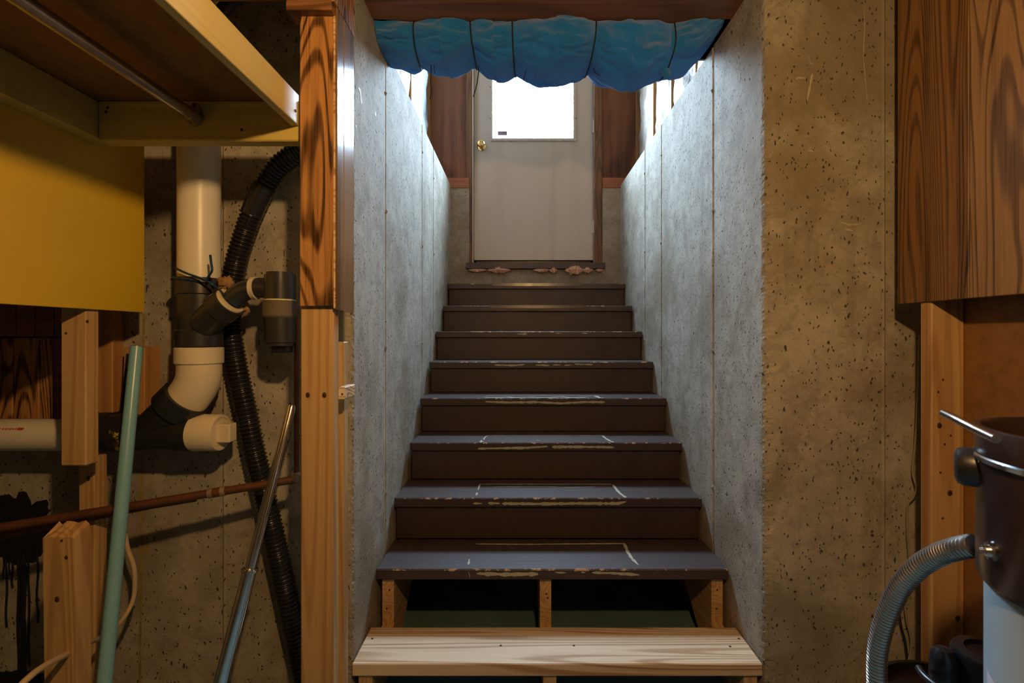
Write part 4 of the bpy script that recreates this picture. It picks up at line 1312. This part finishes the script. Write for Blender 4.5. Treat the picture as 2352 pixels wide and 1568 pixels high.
# ================================================================== RIGHT: panelled partition
pt = thing('wall_partition', (1.16, 1.1, 0), 'stud partition with dark wood-grain boards and bare hardboard back', 'wall', kind='structure')
XW = 1.12
box('stud', XW, XW + 0.089, 1.305, 1.343, 0.001, ZT - 0.001, M['pineZ'], pt, bevel=0.003)
box('stud', XW, XW + 0.089, 0.80, 0.838, 0.001, ZT - 0.001, M['pineZ'], pt, bevel=0.003)
zb = CZ + 0.092
box('panel_board', XW - 0.007, XW - 0.0005, 1.190, 1.415, zb, ZT - 0.001, M['panel_r'], pt, bevel=0.0015)
box('panel_board', XW - 0.009, XW - 0.0005, 0.72, 1.186, zb, ZT - 0.001, M['panel_r2'], pt, bevel=0.0015)
box('hardboard_back', XW + 0.0895, XW + 0.096, 0.70, 1.345, 0.001, ZT - 0.001, M['hardboard'], pt, bevel=0)
box('bark_edge', XW - 0.0012, XW - 0.0002, 1.318, 1.334, 0.05, zb - 0.001, M['red_pine'], pt, bevel=0)
for px, py in ((2166, 872), (2158, 977), (2182, 1132), (2184, 1000), (2170, 1020), (2200, 1420), (2165, 1190), (2155, 900), (2160, 1085)):
    q = P(px, py, 1.3046)
    sphere('knot' if px in (2158, 2182, 2200) else 'nail', q, 0.007 if px in (2158, 2182, 2200) else 0.003, M['nail'], pt, seg=8, sz=(1, 0.2, 1.2))

# thin cables behind the stud
tc1 = thing('thin_cable', P(2090, 1400, 1.49), 'thin grey cable wandering down the concrete beside the partition stud', 'cable')
tube('cable_run', catmull([P(2112, 770, 1.45), P(2108, 900, 1.47), P(2103, 1010, 1.48), P(2096, 1080, 1.49), P(2105, 1120, 1.48), P(2096, 1145, 1.49), P(2085, 1160, 1.495), P(2084, 1220, 1.495), P(2088, 1290, 1.49), P(2078, 1360, 1.49), P(2082, 1420, 1.49), P(2093, 1470, 1.49), P(2088, 1512, 1.49), P(2080, 1540, 1.49)], 8), R(2.2, 1.49), M['thin_cable'], tc1, seg=8)
tc2 = thing('black_cable', P(2080, 1450, 1.5), 'short black cable dangling on the concrete below the grey flexible hose', 'cable')
tube('cable_run', catmull([P(2064, 1400, 1.5), P(2070, 1440, 1.5), P(2078, 1470, 1.5), P(2084, 1512, 1.5)], 6), R(2.6, 1.5), M['black_cable'], tc2, seg=8)

# ================================================================== RIGHT: vacuum canister
VXc, VYc = 0.775, 0.60
zr = CZ - 0.130
vc = thing('vacuum_canister', (VXc, VYc, 0), 'brown and pale grey central vacuum canister with a chrome handle', 'vacuum')
lathe_z('upper_can', VXc, VYc, [(0.142, zr - 0.07), (0.142, zr - 0.002), (0.144, zr + 0.003), (0.150, zr + 0.003), (0.152, zr - 0.002), (0.1505, zr - 0.03), (0.1495, zr - 0.040), (0.1495, zr - 0.205), (0.146, zr - 0.212), (0.120, zr - 0.213)], M['brown_can'], vc, seg=64)
lathe_z('inner_lid', VXc, VYc, [(0.0, zr - 0.050), (0.10, zr - 0.052), (0.142, zr - 0.062)], M['brown_can'], vc, seg=48)
lathe_z('chrome_band', VXc, VYc, [(0.1512, zr - 0.036), (0.1535, zr - 0.038), (0.1535, zr - 0.044), (0.1500, zr - 0.046)], M['chrome'], vc, seg=64)
lathe_z('lower_can', VXc, VYc, [(0.1405, zr - 0.2135), (0.1405, 0.10), (0.146, 0.09), (0.146, 0.002), (0.0, 0.002)], M['grey_can'], vc, seg=64)
# label wrapped round the lower can
vv, ff = [], []
for k in range(13):
    a_ = math.radians(150 + 70 * k / 12)
    for zz in (zr - 0.60, zr - 0.335 - 0.004 * k):
        vv.append((VXc + 0.1412 * math.cos(a_), VYc + 0.1412 * math.sin(a_), zz))
for k in range(12): ff.append((2 * k, 2 * k + 2, 2 * k + 3, 2 * k + 1))
mesh('label_sheet', vv, ff, M['label_paper'], vc)
# chrome bail handle lying across the rim
tube('handle', catmull([P(2168, 949, 0.67), P(2195, 962, 0.64), P(2240, 985, 0.60), P(2288, 1008, 0.56)], 6), 0.0052, M['chrome'], vc, seg=14)
# black rubber port and bolt on the side
th_ = math.radians(140)
dirv = Vector((math.cos(th_), math.sin(th_), 0))
ctr = Vector((VXc, VYc, zr - 0.062))
stepped('rubber_port', ctr + dirv * 0.146, ctr + dirv * 0.3, [(0, 0.028), (0.016, 0.028), (0.023, 0.025), (0.026, 0.018), (0.026, 0.0005)], M['black_plastic'], vc, seg=28)
th2 = math.radians(163)
dv2 = Vector((math.cos(th2), math.sin(th2), 0))
c2 = Vector((VXc, VYc, zr - 0.16))
stepped('bolt', c2 + dv2 * 0.148, c2 + dv2 * 0.3, [(0, 0.013), (0.003, 0.013), (0.004, 0.0085), (0.009, 0.007), (0.010, 0.004), (0.015, 0.0035), (0.016, 0.0005)], M['chrome'], vc, seg=16)

# flexible metal hose from the canister
fh = thing('flexible_hose', P(2015, 1568, 0.95), 'grey ribbed flexible hose drooping from the vacuum canister', 'hose')
pp = [(2240, 1252, 0.735), (2205, 1258, 0.76), (2160, 1272, 0.80), (2112, 1300, 0.84), (2070, 1345, 0.88), (2040, 1405, 0.91), (2020, 1470, 0.93), (2014, 1530, 0.94), (2016, 1600, 0.945), (2022, 1720, 0.95), (2026, 1850, 0.95), (2030, 2100, 0.95)]
hf = resample(catmull([P(*p) for p in pp], 16), 0.0009)
hr = []
for k in range(len(hf)):
    ph = (k * 0.0009 / 0.0072) % 1.0
    hr.append(0.0172 - (0.0026 if ph < 0.25 else 0))
tube('hose_length', hf, hr, M['steel'], fh, seg=22)

# black wet vacuum on the floor beside it
sv = thing('shop_vacuum', (0.92, 1.02, 0), 'black tub vacuum with a domed motor lid beside the canister', 'vacuum')
sx, sy = 0.943, 1.02
zl = CZ - 0.795
lathe_z('tub', sx, sy, [(0.0, 0.004), (0.120, 0.004), (0.130, 0.02), (0.145, zl - 0.05), (0.150, zl - 0.045), (0.150, zl - 0.02)], M['black_plastic'], sv, seg=48)
lathe_z('lid', sx, sy, [(0.150, zl - 0.02), (0.156, zl - 0.018), (0.160, zl - 0.006), (0.155, zl), (0.146, zl), (0.138, zl - 0.014), (0.126, zl - 0.020), (0.0, zl - 0.012)], M['black_plastic'], sv, seg=56)
lathe_z('motor_housing', 0.965, 0.985, [(0.080, zl - 0.018), (0.082, zl + 0.030), (0.076, zl + 0.036), (0.066, zl + 0.040), (0.062, zl + 0.135), (0.058, zl + 0.143), (0.040, zl + 0.146), (0.038, zl + 0.140), (0.0, zl + 0.138)], M['black_plastic'], sv, seg=40)
lathe_z('filter_cap', 0.885, 1.000, [(0.026, zl - 0.016), (0.026, zl + 0.110), (0.023, zl + 0.130), (0.014, zl + 0.141), (0.0, zl + 0.143)], M['black_plastic'], sv, seg=32)
rg = [Vector((0.915 + 0.075 * math.cos(a), 0.985 + 0.075 * math.sin(a), zl + 0.085)) for a in [math.radians(150 + 9 * k) for k in range(16)]]
tube('carry_handle', rg, 0.007, M['black_plastic'], sv, seg=12)

# ================================================================== LAMP (above the viewpoint, lights the basement)
lm = thing('ceiling_lamp', (LAMP.x, LAMP.y, ZT), 'bare warm bulb hanging from the basement ceiling on a cord', 'lamp')
lathe_z('ceiling_rose', LAMP.x, LAMP.y, [(0.0, ZT - 0.02), (0.03, ZT - 0.02), (0.045, ZT - 0.001), (0.0, ZT - 0.001)], M['lamp_socket'], lm, seg=24)
tube('flex', [(LAMP.x, LAMP.y, ZT - 0.02), (LAMP.x, LAMP.y, LAMP.z + 0.085)], 0.004, M['black_cable'], lm, seg=8)
lathe_z('socket', LAMP.x, LAMP.y, [(0.0, LAMP.z + 0.09), (0.016, LAMP.z + 0.088), (0.019, LAMP.z + 0.05), (0.018, LAMP.z + 0.040), (0.0, LAMP.z + 0.040)], M['lamp_socket'], lm, seg=20)
lathe_z('bulb', LAMP.x, LAMP.y, [(0.0, LAMP.z - 0.030), (0.016, LAMP.z - 0.026), (0.027, LAMP.z - 0.012), (0.030, LAMP.z + 0.002), (0.025, LAMP.z + 0.018), (0.015, LAMP.z + 0.034), (0.013, LAMP.z + 0.040)], M['bulb'], lm, seg=16)
